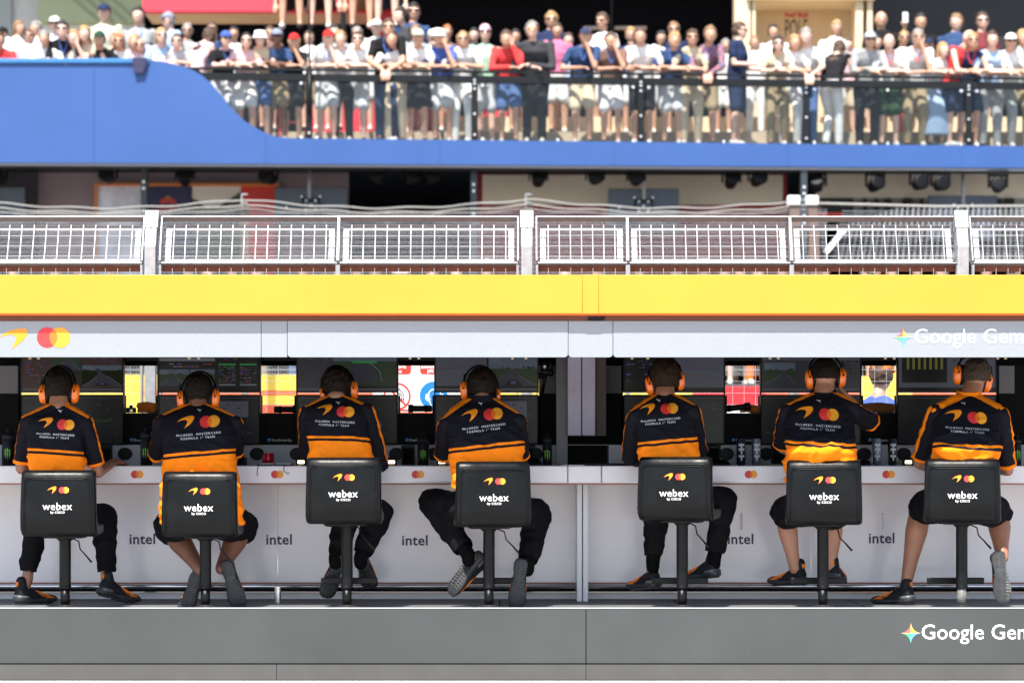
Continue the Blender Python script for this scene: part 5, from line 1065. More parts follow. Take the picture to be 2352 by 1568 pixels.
for u,nm in ((330,'left'),(1088,'middle'),(1847,'right')):
    t=thing('steel_column','slim slate steel column with bright bolts below the balcony, %s one'%nm,'column',P(u,950,24.0),'steel columns below the balcony')
    b=MB(); b.pbox(u-7,378+.006*u,u+7,900,24.0,24.2); b.build('shaft',mat('slate_steel',(.035,.045,.055),.4,.3),t)
    for v in (421,436,488,503):
        for s in (0,):
            b=MB(); q=P(u,v+.008*u-6,24.0); b.cyl(q,q+Vector((0,-.012,0)),.02,n=8); b.build('bolt',M_bolt,t)
# ---- upper storey
wall(-60,-80,26,330,28.6,mat('grey_pier',(.28,.31,.31),.8),'pier'); wall(26,-80,88,330,28.7,mat('pale_pier',(.5,.5,.49),.8,var=.1),'pier')
b=MB(); b.pbox(88,-80,327,52,28.3,28.5); b.build('olive_louvre',mat('olive_louvre',(.3,.34,.2),.7,var=.03),lw)
for k in range(9):
    b=MB(); a=P(100+k*30,-60,28.28); q=P(230+k*30,51,28.28); 
    if 230+k*30<325: b.bar(a,q,.02,.02,(0,1,0)); b.build('louvre_line',mat('olive_dark',(.2,.23,.14),.7),lw)
wall(88,53,330,150,28.5,mat('white_wall',(.55,.6,.62),.8),'white_wall')
wall(905,148,2700,157,28.0,mat('silver_rail',(.4,.43,.45),.5),'inner_rail',.05)
for u,v,u2,v2 in ((1340,61,1395,67),(1412,61,1485,67),(2500,70,2560,76),(2608-500,82,2128,88)):
    wall(u,v,u2,v2,29.5,mat('pale_bar',(.5,.42,.36),.6),'pale_bar')
wall(1920,45,1958,85,29.0,mat('pale_box',(.3,.3,.28),.6),'pale_box'); wall(1918,96,1952,148,29.0,mat('grey_box',(.14,.14,.13),.6),'grey_box')
wall(2005,-60,2420,150,28.4,mat('dark_wall2',(.008,.008,.009),.6),'dark_bay')
for u in (1405,2430,2130): wall(u-2,-60,u+2,120,29.3,M_bblack,'mullion')
# red box with people sitting on top
rb=thing('red_box','big red box-shaped structure behind the crowd with people sitting on its top edge','structure',P(615,320,26.2))
M_rbx=mat('red_paint',(.62,.035,.06),.5,var=.04); M_wood=mat('plywood',(.55,.4,.24),.6,var=.1,vs=3,stretch=(1,1,6))
b=MB(); b.pbox(327,-8,903,28,26.2,26.4); b.build('top_beam',M_rbx,rb,bevel=.01)
za=P(0,28,26.2).z; b=MB(); b.box((P(327,0,26.2).x,26.401,za+.01),(P(903,0,26.2).x,27.4,za+.2)); b.build('seat_board',M_wood,rb)
b=MB(); b.pbox(868,29,905,330,26.25,28.6); b.build('pillar',M_rbx,rb)
b=MB(); b.pbox(858,29,866,150,26.3,26.6); b.build('wood_trim',M_wood,rb)
b=MB(); b.pbox(782,28,793,160,25.9,26.1); b.build('black_post',M_bblack,rb)
b=MB()
for u0,u1,v in ((700,800,196),(800,905,206),(905,1000,214),(1085,1165,222)): b.pbox(u0,v,u1,335,25.75,26.1)
b.prism([(P(u,0,25.76).x,P(0,v,25.76).z) for u,v in ((1000,335),(1085,335),(1085,285),(1000,228))],25.76,26.08); b.build('red_steps',M_rbx,rb)
b=MB(); b.bar(P(1160,203,25.7),P(1060,283,25.7),.03,.05); b.bar(P(1060,283,25.7),P(960,203,25.7),.03,.05); b.build('wood_edge',M_wood,rb)
st=thing('bar_stool','red metal bar stool behind the railing glass where a cap wearer sits','stool',B(664,322,.5))
b=MB(); zf=FL; 
for a,c in ((643,240),(690,240)): b.bar(B(a,330,.4),B(a,222,.4),.03)
for a in (650,684): b.bar(B(a,330,.75),B(a,222,.75),.03)
b.bar(B(643,281,.4),B(690,281,.4),.03); b.build('frame',M_rbx,st); b=MB(); q=B(667,218,.58); b.cyl(q,q+Vector((0,0,.04)),.18,n=20); b.build('seat',M_rbx,st)
# wooden kiosk
kk=thing('wooden_kiosk','pale plywood kiosk with a red emblem and the word POLE on its back panel','kiosk',P(1850,330,26.5))
M_pw=mat('pale_plywood',(.62,.5,.33),.6,var=.06,vs=2,stretch=(1,1,5))
for a,c in ((1688,1724),(1728,1735),(1965,1982),(1992,2004)): b=MB(); b.pbox(a,-60,c,200,26.3,26.7); b.build('post',M_pw,kk)
b=MB(); b.pbox(1735,-60,1965,160,27.2,27.3); b.build('back_panel',mat('tan_panel',(.5,.36,.22),.6,var=.06,vs=2),kk)
b=MB(); b.pbox(1728,148,2122,335,26.0,26.9); b.build('counter',M_pw,kk,bevel=.01)
b=MB(); b.pbox(1715,-80,2010,-1,26.2,27.6); b.build('top_board',M_pw,kk)
d=Decal(); s2=42.2/FPX; X=lambda u:(u-1829)*s2; Zv=lambda v:(60-v)*s2
for sg in (-1,1): d.poly([(X(1829)+sg*x*s2,Zv(v)) for x,v in ((3,24),(6,15),(10,19),(18,24),(13,22),(9,24))],0,1)
d.disc(X(1829),Zv(19),7*s2,1,0)
d.text('Red Bull',X(1829),Zv(35),52*s2,0,0,.03,.95,11*s2); d.text('POLE',X(1829),Zv(67),52*s2,2,0,-.0,1.0,44*s2)
d.flatplane('lettering',[mat('rb_red2',(.5,.03,.05),.6),mat('rb_yel2',(.7,.45,.03),.6),mat('pole_black',(.03,.03,.03),.6)],P(1829,60,27.2),kk,.006)
b=MB(); b.box((-1.2,25.6,FL-.01),(9.5,25.9,FL+.6)); tag(b.build('low_wall',M_pw),'low pale timber wall seen between the legs at the right of the balcony','wall')
def cone(u,off,h,nm):
    q=B(u,0,off); q=Vector((q.x,q.y,FL)); t=thing('traffic_cone',nm,'cone',q); b=MB(); b.lathe(q,[(.13*h/.75,.03),(.10*h/.75,h*.3),(.09*h/.75,h*.31),(.03,h),(.02,h+.005)],18); b.build('body',mat('cone_red',(.7,.06,.03),.5),t,smooth=True)
    b=MB(); b.box((q.x-.17,q.y-.17,q.z),(q.x+.17,q.y+.17,q.z+.03)); b.build('base',mat('cone_red',(.7,.06,.03),.5),t,bevel=.01)
cone(2067,.9,.62,'tall plain red cone behind the railing glass, the right one'); cone(2020,.9,.6,'narrow red and white cone behind the railing glass, the left one')

g=MB(); g.box((P(1900,0,4.5).x,4.1,-.395),(P(2200,0,4.5).x,5.2,-.08)); struct(g.build('kerb',M_gry2))
yp=P(2043,900,5.6); b=MB(); b.add([P(2036,960,5.6),P(2085,960,5.6),P(2085,848,5.6),P(2052,856,5.6)]+[p+Vector((0,.05,0)) for p in (P(2036,960,5.6),P(2085,960,5.6),P(2085,848,5.6),P(2052,856,5.6))],[(0,1,2,3),(7,6,5,4),(0,4,5,1),(1,5,6,2),(2,6,7,3),(3,7,4,0)]); tag(b.build('yellow_panel',M_by),'slanting yellow panel behind the wire grid in the opening beside the raised elbow','panel')
# ================================================================ SPECTATORS
SKC={'p':mat('skin_pale',(.6,.38,.29),.5,var=.08),'t':mat('skin_tanned',(.48,.27,.18),.5,var=.08),'d':mat('skin_dark',(.15,.07,.04),.5,var=.08)}
HC={'br':(.06,.032,.018),'dk':(.014,.011,.010),'bl':(.34,.2,.085),'gr':(.22,.2,.185),'rd':(.28,.10,.03),'lb':(.2,.115,.055)}
M_shade=mat('dark_lens',(.006,.006,.008),.15); M_lany=mat('lanyard_blue',(.05,.11,.38),.6); M_lanr=mat('lanyard_red',(.55,.03,.05),.6)
C={'w':(.68,.68,.66),'k':(.012,.012,.014),'dg':(.045,.045,.05),'g':(.28,.29,.29),'lg':(.45,.46,.47),'n':(.018,.028,.07),'nb':(.03,.06,.14),'bl':(.06,.1,.35),'lb':(.33,.47,.68),'mint':(.3,.48,.36),'red':(.6,.05,.05),'pink':(.55,.15,.25),'brn':(.17,.10,.075),'bei':(.5,.42,.3),'kh':(.25,.2,.12),'mar':(.15,.03,.035),'sage':(.42,.45,.36),'jean':(.06,.11,.24),'lj':(.28,.38,.52),'dgn':(.02,.045,.02),'plaid':(.16,.09,.12),'lpk':(.62,.42,.45),'or':(.75,.15,.02),'wg':(.55,.55,.56),'cr':(.6,.52,.38),'cap_r':(.6,.03,.03),'sk':None}
def specta(loc,H,pose,top,bot,hair,hat,gl,name,label,cat='person',yaw=0.,skin='p',longhair=False,sl='s',bl='s',lany=0,group=None,girth=1.,vox=.0145,bald=False,turn=0.,skirt=False):
    lean=pose in('lean','face','clasp','cross'); base=1.635 if lean else 1.75; s=H/base; G=girth*1.13
    root=thing('person',label,'person',loc,group)
    M=Matrix.Translation(loc)@Matrix.Rotation(yaw,4,'Z')@Matrix.Scale(s,4); V=Vector
    if lean: pel=V((0,.12,.93));wa=V((0,.07,1.06));ch=V((0,-.03,1.24));sh=V((0,-.08,1.355));nk=V((0,-.14,1.415));hd=V((0,-.21,1.515))
    else: pel=V((0,.02,.93));wa=V((0,.02,1.06));ch=V((0,0,1.27));sh=V((0,.01,1.42));nk=V((0,0,1.49));hd=V((0,-.025,1.632))
    if pose=='sit': pel=V((0,.0,.5));wa=V((0,.02,.62));ch=V((0,0,.83));sh=V((0,0,.98));nk=V((0,-.01,1.05));hd=V((0,-.03,1.19))
    rg=random.Random(int(abs(loc[0]*1000))+int(H*100)); J=lambda a:rg.uniform(-a,a)
    if pose!='sit':
        dx=J(.035); hd=hd+V((dx*1.5,J(.03),J(.015))); nk=nk+V((dx,0,0)); sh=sh+V((dx*.6,J(.02),0)); ch=ch+V((dx*.3,0,0)); yaw=yaw+J(.38)
    tl=J(.025); sw=.165*G; arm={}
    rz=1.06/s if lean else 0
    for q in (-1,1):
        S=sh+V((q*sw,q*J(.03),-.015+q*tl))
        if lean:
            E=V((q*(.25+J(.05)),-.16+J(.05),rz+.05+J(.02))); W=V((-q*(.02+J(.07)),-.30+.02*q+J(.04),rz+.055+.02*q))
            if pose=='face' and q==1: E=V((.17,-.24,rz+.06)); W=V((.05,-.27,1.41))
            if pose=='clasp': E=V((q*.22,-.2,rz+.1)); W=V((q*.035,-.40,rz-.04))
            if pose=='cross': W=V((-q*.12,-.29+.02*q,rz+.06+.015*q))
        else:
            E=S+V((q*.06,.03,-.29)); W=E+V((q*.0,-.08,-.24))
            if pose=='phone' and q==-1: E=S+V((-.08,-.14,-.12)); W=E+V((.02,-.12,.24))
            if pose=='point' and q==-1: E=S+V((-.26,-.06,-.02)); W=E+V((-.24,-.06,.06))
            if pose=='hold': E=S+V((q*.05,-.06,-.27)); W=E+V((-q*.12,-.22,.06))
            if pose=='side': E=S+V((q*.03,-.02,-.28)); W=E+V((0,-.24,-.02))
            if pose=='chin' and q==1: E=S+V((.02,-.15,-.2)); W=E+V((-.1,-.05,.25))
        arm[q]=(S,E,W)
    if pose=='point':
        pass
    b=MB(); b.ell(hd,(.082,.098,.110),None,16,12); b.ell(hd+V((0,-.022,-.055)),(.054,.07,.062)); b.cap(hd+V((0,-.085,0)),.011,hd+V((0,-.104,-.022)),.014)
    for q in (-1,1): b.ell(hd+V((q*.081,.005,-.008)),(.01,.018,.028))
    b.cap(hd+V((0,.015,-.07)),.05,nk,.052,12); b.cap(nk,.055,sh,.07)
    Y=(ch-pel).normalized()
    b.loft([(pel+V((0,0,-.09)),.13*G,.09*G),(pel,.15*G,.10*G),(wa,.13*G,.09*G),(ch,.155*G,.10*G),(sh,.15*G,.075),(nk+V((0,.0,-.02)),.06,.05)],18,2.4)
    for q in (-1,1):
        S,E,W=arm[q]; b.chain([(S,.047),(E,.037),(W,.027)],10)
        D=(W-E).normalized()
        if lean and pose!='face': D=V((-q*.8,-.5,-.15)) if pose!='clasp' else V((0,-.5,-.85))
        hand(b,W,D,V((0,.1,-1)) if abs(D.z)<.8 else V((0,1,0)),.6,1.05,q)
    legp={}
    for q in (-1,1):
        hp=pel+V((q*.085,0,-.06)); kn=V((q*.1,.0 if not lean else .03,.5)); an=V((q*.105,.05 if lean else .04,.085))
        if pose=='sit': kn=V((q*.11,-.42,.5)); an=V((q*.12,-.42,.09))
        if pose in('lean','face') and q==1: kn=kn+V((.0,-.1,.02)); 
        legp[q]=(hp,kn,an); b.chain([(hp,.082*G),(kn,.054),(kn.lerp(an,.35)+V((0,.015,0)),.053),(an,.034),(an+V((0,-.1,-.04)),.028)],12)
    def fin(mb,v=vox,sm=2): 
        me=fuse(mb,v,sm); me.transform(M); return me
    link('body',fin(b),SKC[skin],root,smooth=True)
    # top
    if top!='sk':
        b=MB(); lo=[(pel+V((0,0,-.02)),.165*G,.12*G)] 
        b.loft(lo+[(wa,.148*G,.108*G),(ch,.17*G,.117*G),(sh+V((0,0,.0)),.168*G,.09),(sh+V((0,-.01,.035)),.12,.07),(nk+V((0,.0,-.0)),.06,.055)],20,2.4)
        for q in (-1,1):
            S,E,W=arm[q]
            if sl=='s': b.chain([(S,.06),(S.lerp(E,.62),.055)],12)
            elif sl=='l': b.chain([(S,.06),(E,.05),(E.lerp(W,.92),.036)],12)
            else: b.ell(S,.052)
        me=fin(b); wrinkle(me,lambda p,n:.008*noise.noise(Vector((p.x*9,p.y*9,p.z*14)))); me.polygons.foreach_set('use_smooth',[True]*len(me.polygons))
        m=flat(C[top]) if top!='plaid' else mat('plaid_cloth',(.2,.1,.13),.8)
        if top=='plaid' and len(m.node_tree.nodes)<8:
            N=m.node_tree.nodes;L=m.node_tree.links;ck=N.new('ShaderNodeTexChecker');ck.inputs['Scale'].default_value=22;ck.inputs[1].default_value=(.35,.1,.1,1);ck.inputs[2].default_value=(.05,.09,.17,1);tc=N.new('ShaderNodeTexCoord');L.new(tc.outputs['Object'],ck.inputs[0]);L.new(ck.outputs[0],N['Principled BSDF'].inputs['Base Color'])
        link('shirt' ,me,m,root,smooth=True)
    # bottoms
    b=MB(); b.loft([(pel+V((0,0,-.10)),.145*G,.108*G),(pel,.165*G,.118*G),(pel+V((0,0,.05)),.15*G,.108*G)],18,2.4)
    if skirt: b.loft([(V((0,.03,.52 if bl=='s' else .2)),.24,.19),(V((0,.05,.7)),.2,.16),(pel,.16,.12)],20,2.2)
    else:
        for q in (-1,1):
            hp,kn,an=legp[q]
            if bl=='s': b.chain([(hp,.098*G),(hp.lerp(kn,.85),.083*G)],14)
            else: b.chain([(hp,.098*G),(kn,.074),(kn.lerp(an,.5),.066),(an+V((0,0,.0)),.06)],14)
    link('skirt' if skirt else ('shorts' if bl=='s' else 'trousers'),fin(b),flat(C[bot]),root,smooth=True)
    # shoes
    for q in (-1,1):
        hp,kn,an=legp[q]; b=MB(); b.cap(an+V((0,.02,-.03)),.042,an+V((0,-.14,-.052)),.034,12); me=fin(b,.012); link('shoe',me,flat(C['w'] if (int(loc[0]*37)+q)%3 else C['dg'],pre='shoe'),root,smooth=True)
    # hair
    if not bald:
        b=MB(); b.ell(hd+V((0,.014,.016)),(.094,.108,.119),None,16,12); 
        if longhair: b.loft([(hd+V((0,.05,.0)),.085,.07),(hd+V((0,.07,-.1)),.09,.055),(sh+V((0,.1,-.03)),.10,.045),(sh+V((0,.12,-.14)),.08,.035)],14,2.2)
        me=fuse(b,.011,1); bm=bmesh.new(); bm.from_mesh(me); bmesh.ops.delete(bm,geom=[v for v in bm.verts if (v.co.y<hd.y-.03 and v.co.z<hd.z+.055 and abs(v.co.x-hd.x)<.075) or (not longhair and (v.co.z<hd.z-.07 or (v.co.z<hd.z-.01 and v.co.y<hd.y-.02)))],context='VERTS'); bm.to_mesh(me); bm.free()
        wrinkle(me,lambda p,n:.016*noise.noise(p*20+Vector((loc[0],0,0)))+.006*noise.noise(p*60)); me.transform(M); me.polygons.foreach_set('use_smooth',[True]*len(me.polygons)); link('hair',me,mat('hair_'+hair,HC[hair],.7,var=.35,vs=30,bump=.5,bs=80),root,smooth=True)
    if hat:
        kind,hc_=hat; b=MB(); hm=flat(C.get(hc_,hc_) if isinstance(hc_,str) else hc_,pre='hat')
        if kind=='cap':
            b.ell(hd+V((0,.008,.045)),(.09,.105,.092),None,18,12); b.v=[Vector((p.x,p.y,max(p.z,hd.z+.035))) for p in b.v]; b.build_=None
            bb=MB(); bb.loft([(hd+V((0,-.085,.046)),.075,.006),(hd+V((0,-.12,.04)),.07,.006),(hd+V((0,-.16,.03)),.045,.005)],16,2.4,(1,0,0),(0,0,1))
            if hat[0]=='cap' and pose=='point': bb.v=[Vector((p.x,2*hd.y-p.y,p.z)) for p in bb.v]
            b.add(bb.v,bb.f)
        else:
            b.lathe(hd+V((0,0,.04)),[(.135,-.035),(.13,-.028),(.095,.0),(.088,.06),(.075,.075),(.02,.08)],20)
        b.v=[M@p for p in b.v]; b.build('hat',hm,root,smooth=True)
    if gl:
        b=MB()
        for q in (-1,1): b.ell(hd+V((q*.033,-.094,.012)),(.028,.008,.019),None,10,8)
        b.bar(hd+V((-.075,-.04,.016)),hd+V((-.05,-.09,.016)),.008); b.bar(hd+V((.075,-.04,.016)),hd+V((.05,-.09,.016)),.008); b.v=[M@p for p in b.v]; b.build('sunglasses',M_shade if gl==1 else mat('amber_lens',(.6,.2,.02),.2),root,smooth=True)
    else:
        b=MB()
        for q in (-1,1): b.ell(hd+V((q*.03,-.09,.012)),(.012,.006,.006),None,8,6)
        b.v=[M@p for p in b.v]; b.build('eyes',M_shade,root,smooth=True)
    if lany:
        b=MB(); f=ch+V((0,-.135*G,-.02))
        for q in (-1,1): b.bar(nk+V((q*.06,-.055,-.02)),ch+V((q*.045,-.127*G,.05)),.012,.006,(0,-1,0)); b.bar(ch+V((q*.045,-.13*G,.05)),f+V((q*.006,0,-.04)),.012,.006,(0,-1,0))
        b.v=[M@p for p in b.v]; b.build('lanyard',M_lany if lany==1 else M_lanr,root)
    if pose=='phone':
        W=arm[-1][2]; b=MB(); p=W+V((0,-.06,.12)); b.box((p.x-.035,p.y-.006,p.z-.06),(p.x+.035,p.y+.006,p.z+.08)); b.v=[M@k for k in b.v]; PH=b
        tag(PH.build('phone',M_white),'white phone held up by the dark-haired woman in black','phone')
    return root
FR={1:0.,2:581.9,3:1163.75,4:1751.75}
# (frame, x, y of head top, pose, top, bottom, hair, hat, glasses, description, options)
L_=[
(1,20,320,'lean','red','k','br',None,0,'brown-haired man in red at the left edge of the balcony',dict(lany=2)),
(1,50,245,'back','k','k','dk',('cap','k'),0,'dark-capped man behind the curly-haired woman',{}),
(1,150,185,'back','w','k','lb',None,0,'woman with long curly light brown hair and white top',dict(longhair=True,yaw=.7)),
(1,340,190,'back','w','k','gr',None,0,'grey-haired man in white shirt facing left',dict(yaw=-.8)),
(1,505,155,'back','w','k','br',('cap','w'),1,'man in white cap and white shirt behind the man in black tee',{}),
(1,590,210,'lean','k','k','dk',None,1,'dark-haired man in black tee and sunglasses left of the blonde women',dict(lany=1)),
(1,690,290,'face','wg','k','bl',None,0,'blonde woman with her hand to her face',dict(longhair=True,sl='n')),
(1,800,250,'lean','cr','k','bl',None,0,'woman with pale blonde bun beside the green cap',dict(longhair=True,sl='n')),
(1,925,312,'lean','k','k','dk',('cap',(.02,.06,.04)),0,'person in dark green cap with yellow top and black shirt',{}),
(1,925,45,'back2','sage','k','br',('cap','n'),0,'tall man in navy cap and pale sage tee',dict(girth=1.15)),
(1,1105,330,'lean','w','k','rd',None,1,'red-blonde woman in sunglasses above the blue hoarding',dict(longhair=True)),
(1,1245,80,'back2','g','k','dk',None,0,'tall bearded dark-haired man in grey-green tee with lanyard',dict(lany=1,girth=1.1)),
(1,1305,362,'lean','w','k','gr',None,1,'balding man in sunglasses beside the hung jacket',dict(bald=True)),
(1,1440,278,'lean','lb','k','bl',None,1,'woman with long straight blonde hair right of the hung jacket',dict(longhair=True,yaw=.3)),
(1,1540,120,'back','lb','k','gr',('cap',(.2,.23,.32)),0,'man in grey-blue cap and light blue shirt facing left',dict(yaw=-.9)),
(1,1665,220,'back','g','k','gr',None,1,'grey-haired man in sunglasses and grey tee left of the bare-backed woman',{}),
(1,1790,232,'lean','lpk','k','br',None,0,'woman with long brown hair turned away, bare shoulders',dict(longhair=True,yaw=2.4,sl='n')),
(1,1890,210,'back','nb','k','br',None,1,'smiling man in sunglasses and navy shirt at the start of the rail',dict(lany=1)),
(1,2020,305,'lean','k','wg','dk',('cap',(.05,.1,.35)),1,'man in blue cap and black tee resting forearms on the rail',dict(lany=1,yaw=.4,bl='l')),
(1,2210,315,'lean','lpk','w','dk',None,1,'dark-haired woman in pink top and sunglasses',dict(longhair=True)),
(2,60,290,'lean','bei','jean','dk',('bucket','w'),1,'woman in white bucket hat with long black hair',dict(longhair=True,sl='n')),
(2,215,292,'lean','nb','kh','dk',('cap',(.2,.22,.27)),1,'bearded man in grey cap and navy shirt',dict(skin='d')),
(2,350,325,'face','k','k','bl',('cap','cap_r'),0,'blonde woman in red cap, left one of the two red caps',dict(longhair=True)),
(2,510,280,'back','w','k','br',None,0,'brown-haired woman in white behind the thin pole',dict(longhair=True)),
(2,665,292,'face','w','lg','br',('cap','cap_r'),0,'man in red cap and white shirt, right one of the two red caps',dict(lany=1)),
(2,725,232,'back','g','k','dk',None,0,'dark-haired person half hidden behind the right red cap',{}),
(2,925,250,'back','w','k','gr',None,1,'grey-haired man behind the man in white with crossed arms',{}),
(2,930,310,'cross','w','lg','br',None,1,'brown-haired man in white shirt and sunglasses with crossed forearms',{}),
(2,1110,182,'back','w','k','gr',('cap','w'),0,'man in white cap and pale green shirt behind the man in black',{}),
(2,1205,190,'clasp','k','n','br',None,1,'man in black tee with blue lanyard and hands clasped over the rail',dict(lany=1,bl='l')),
(2,1345,70,'back2','dg','k','dk',None,0,'dark-haired man in the rear left of the man with glasses on his head',dict(yaw=-.9)),
(2,1425,30,'back2','nb','k','dk',None,1,'tanned man in navy shirt, sunglasses pushed up on his head',dict(skin='t')),
(2,1475,222,'back','g','k','lb',None,0,'curly-haired person hidden behind the pale green cap',{}),
(2,1480,286,'lean','w','k','br',('cap',(.5,.55,.42)),0,'person in pale green cap, white shirt and dark skirt',dict(skirt=True)),
(2,1700,286,'face','bl','lg','dk',('bucket','w'),0,'black-bearded man in white bucket hat and blue shirt',dict(skin='t')),
(2,1750,242,'back','brn','k','rd',None,0,'auburn-haired person behind the bearded man in bucket hat',{}),
(2,1990,252,'back','dg','k','dk',None,0,'dark-haired person behind the pointing man',{}),
(2,2085,236,'point','mint','lg','br',('cap',(.62,.4,.45)),1,'man in mint polo and backwards pink cap pointing left',dict(bl='s')),
(2,2300,290,'face','red','jean','br',None,0,'boy in red racing jacket and jeans shorts, hand at his face',dict(sl='l')),
(3,250,222,'lean','dg','k','gr',None,2,'big grey-haired man in charcoal shirt and amber sunglasses',dict(bl='l',girth=1.25,sl='l')),
(3,380,102,'back2','n','k','bl',None,1,'woman with blonde bun and sunglasses at the back',{}),
(3,460,215,'back','pink','k','br',None,0,'man in pink shirt behind the big man in charcoal',dict(sl='l')),
(3,680,277,'face','nb','bei','rd',('cap',(.03,.04,.09)),0,'man in shiny navy cap and navy tee covering his mouth',dict(lany=1)),
(3,850,130,'back2','w','k','br',None,1,'tall brown-haired man in white tee looking left',dict(yaw=-.6)),
(3,940,310,'face','brn','wg','br',None,0,'man in brown tee with wrist straps over the rail',dict(lany=1,skin='t')),
(3,1130,252,'back','n','k','bl',None,0,'blond man in navy and black shorts behind the white tee',{}),
(3,1220,270,'cross','w','k','br',None,0,'short-haired bearded man in white tee with a camera',{}),
(3,1520,206,'back','n','k','lb',None,1,'light brown-haired man in sunglasses behind the blond man with folded arms',{}),
(3,1485,310,'cross','nb','lg','bl',None,0,'blond man in navy tee with folded arms on the rail',dict(lany=1)),
(3,1790,268,'clasp','plaid','kh','lb',None,0,'man in red and blue plaid shirt and khaki shorts',dict(lany=1,sl='l')),
(3,2085,192,'side','n','n','br',None,1,'man in navy polo and navy shorts standing side-on',dict(yaw=1.2)),
(4,110,226,'back','w','k','dk',None,0,'curly dark-haired man in white in front of the kiosk',{}),
(4,135,350,'lean','bei','kh','dk',None,1,'woman with dark curly hair and beige blouse',dict(longhair=True,bl='l')),
(4,390,280,'clasp','w','jean','gr',None,0,'grey-haired man in open white shirt and jeans',dict(bl='l')),
(4,640,180,'back','w','w','bl',None,0,'tall woman with straight light hair in white in front of the kiosk',dict(longhair=True)),
(4,640,342,'lean','k','w','br',None,0,'woman with long brown hair in black top and white trousers, turned away',dict(longhair=True,yaw=2.6,bl='l',sl='n')),
(4,940,308,'lean','g','k','br',('cap',(.35,.37,.42)),1,'woman in grey cap, grey long sleeves and sunglasses',dict(longhair=True,sl='l',bl='l')),
(4,1075,95,'back2','k','k','br',None,0,'tall bald man in black shirt',dict(bald=True,skin='t')),
(4,1140,330,'cross','w','dgn','br',None,0,'bald bearded man in white tee and dark green shorts',dict(bald=True,girth=1.15,lany=2)),
(4,1410,128,'phone','k','k','dk',None,0,'woman with long black hair holding up a phone',dict(longhair=True)),
(4,1375,285,'face','w','kh','gr',None,1,'grey-haired man in white shirt and khaki trousers with red lanyard',dict(bl='l',lany=2)),
(4,1500,360,'back','k','k','br',('cap','n'),0,'person in navy cap behind the blonde woman in patterned skirt',{}),
(4,1580,405,'lean','wg','lj','bl',None,0,'blonde woman in pale top and long blue patterned skirt',dict(longhair=True,skirt=True,bl='l',yaw=.5)),
(4,1710,122,'back2','nb','k','lb',None,0,'man with bushy blond curls and blue shirt at the back',dict(yaw=-.4)),
(4,1745,285,'lean','red','n','bl',None,0,'person in red top with light cropped hair',dict(bald=True,sl='n',yaw=.8)),
(4,1855,310,'lean','n','n','bl',None,1,'woman with wavy blonde hair in navy top with pink lanyard',dict(longhair=True,lany=2,sl='n',skirt=True)),
(4,1955,120,'back2','mar','k','br',None,1,'long-haired person in maroon shirt with hand at chin',dict(sl='l')),
(4,2050,310,'cross','lb','g','br',None,0,'dark-haired man in light blue shirt and grey trousers',dict(bl='l',girth=1.1)),
(4,2310,290,'lean','w','kh','bl',None,0,'blond man in white shirt at the right edge of the balcony',dict(bl='l')),
(1,250,262,'back','w','k','br',None,1,'brown-haired person in white between the two men in white at far left',{}),
(1,430,300,'lean','w','k','gr',None,0,'fair person in white leaning left of the man in black tee',dict(sl='l')),
(1,1010,300,'back','bei','k','lb',None,0,'brown-haired person between the green cap and the red-blonde woman',{}),
(1,1210,330,'lean','lpk','k','bl',None,0,'blonde woman in pale pink left of the balding man',dict(longhair=True,sl='n')),
(1,1590,330,'lean','lg','k','br',None,1,'person in light grey leaning right of the light blue shirt',{}),
(1,2110,250,'back','w','k','dk',None,0,'dark-haired person in white behind the blue cap',{}),
(2,130,235,'back','brn','k','br',None,1,'person in brown behind the two hats left of the thin pole',{}),
(2,800,300,'lean','wg','k','bl',None,0,'fair-haired person right of the right red cap',dict(bl='l')),
(2,1280,300,'lean','w','bei','br',None,0,'brown-haired man in white right of the clasped hands',dict(bl='l')),
(2,1590,275,'back','w','k','gr',('cap','w'),0,'person in white cap behind the pale green cap',{}),
(2,1880,300,'lean','w','w','bl',None,1,'fair-haired woman left of the mint polo',dict(bl='l',longhair=True)),
(3,100,270,'back','k','k','dk',None,0,'dark curly-haired person behind the boy in red',{}),
(3,580,300,'back','lb','k','br',None,0,'man in light blue behind the pink shirt',{}),
(3,1380,280,'back','w','k','dk',None,0,'dark-haired person between the white tee and the folded arms',{}),
(3,1660,290,'lean','bei','bei','br',None,1,'man in beige between the folded arms and the plaid shirt',dict(bl='l')),
(3,1950,355,'back','w','k','gr',None,0,'person in white hidden behind the side-on man',{}),
(3,2240,330,'back','w','w','lb',None,0,'person in white right of the side-on man',dict(bl='l')),
(4,250,330,'lean','w','w','bl',None,0,'woman in white between the beige blouse and the grey-haired man',dict(longhair=True,bl='l')),
(4,760,350,'back','lpk','k','br',None,0,'woman in pale pink behind the long-haired woman turned away',dict(longhair=True)),
(4,1010,330,'back','brn','k','dk',None,0,'dark-haired person behind the grey cap',{}),
(4,1260,290,'back','cr','k','bl',None,1,'person in cream behind the bald bearded man',{}),
(4,2180,330,'lean','w','g','br',('cap','w'),1,'person in white cap between the light blue shirt and the right edge',dict(bl='l')),
]
random.seed(5)
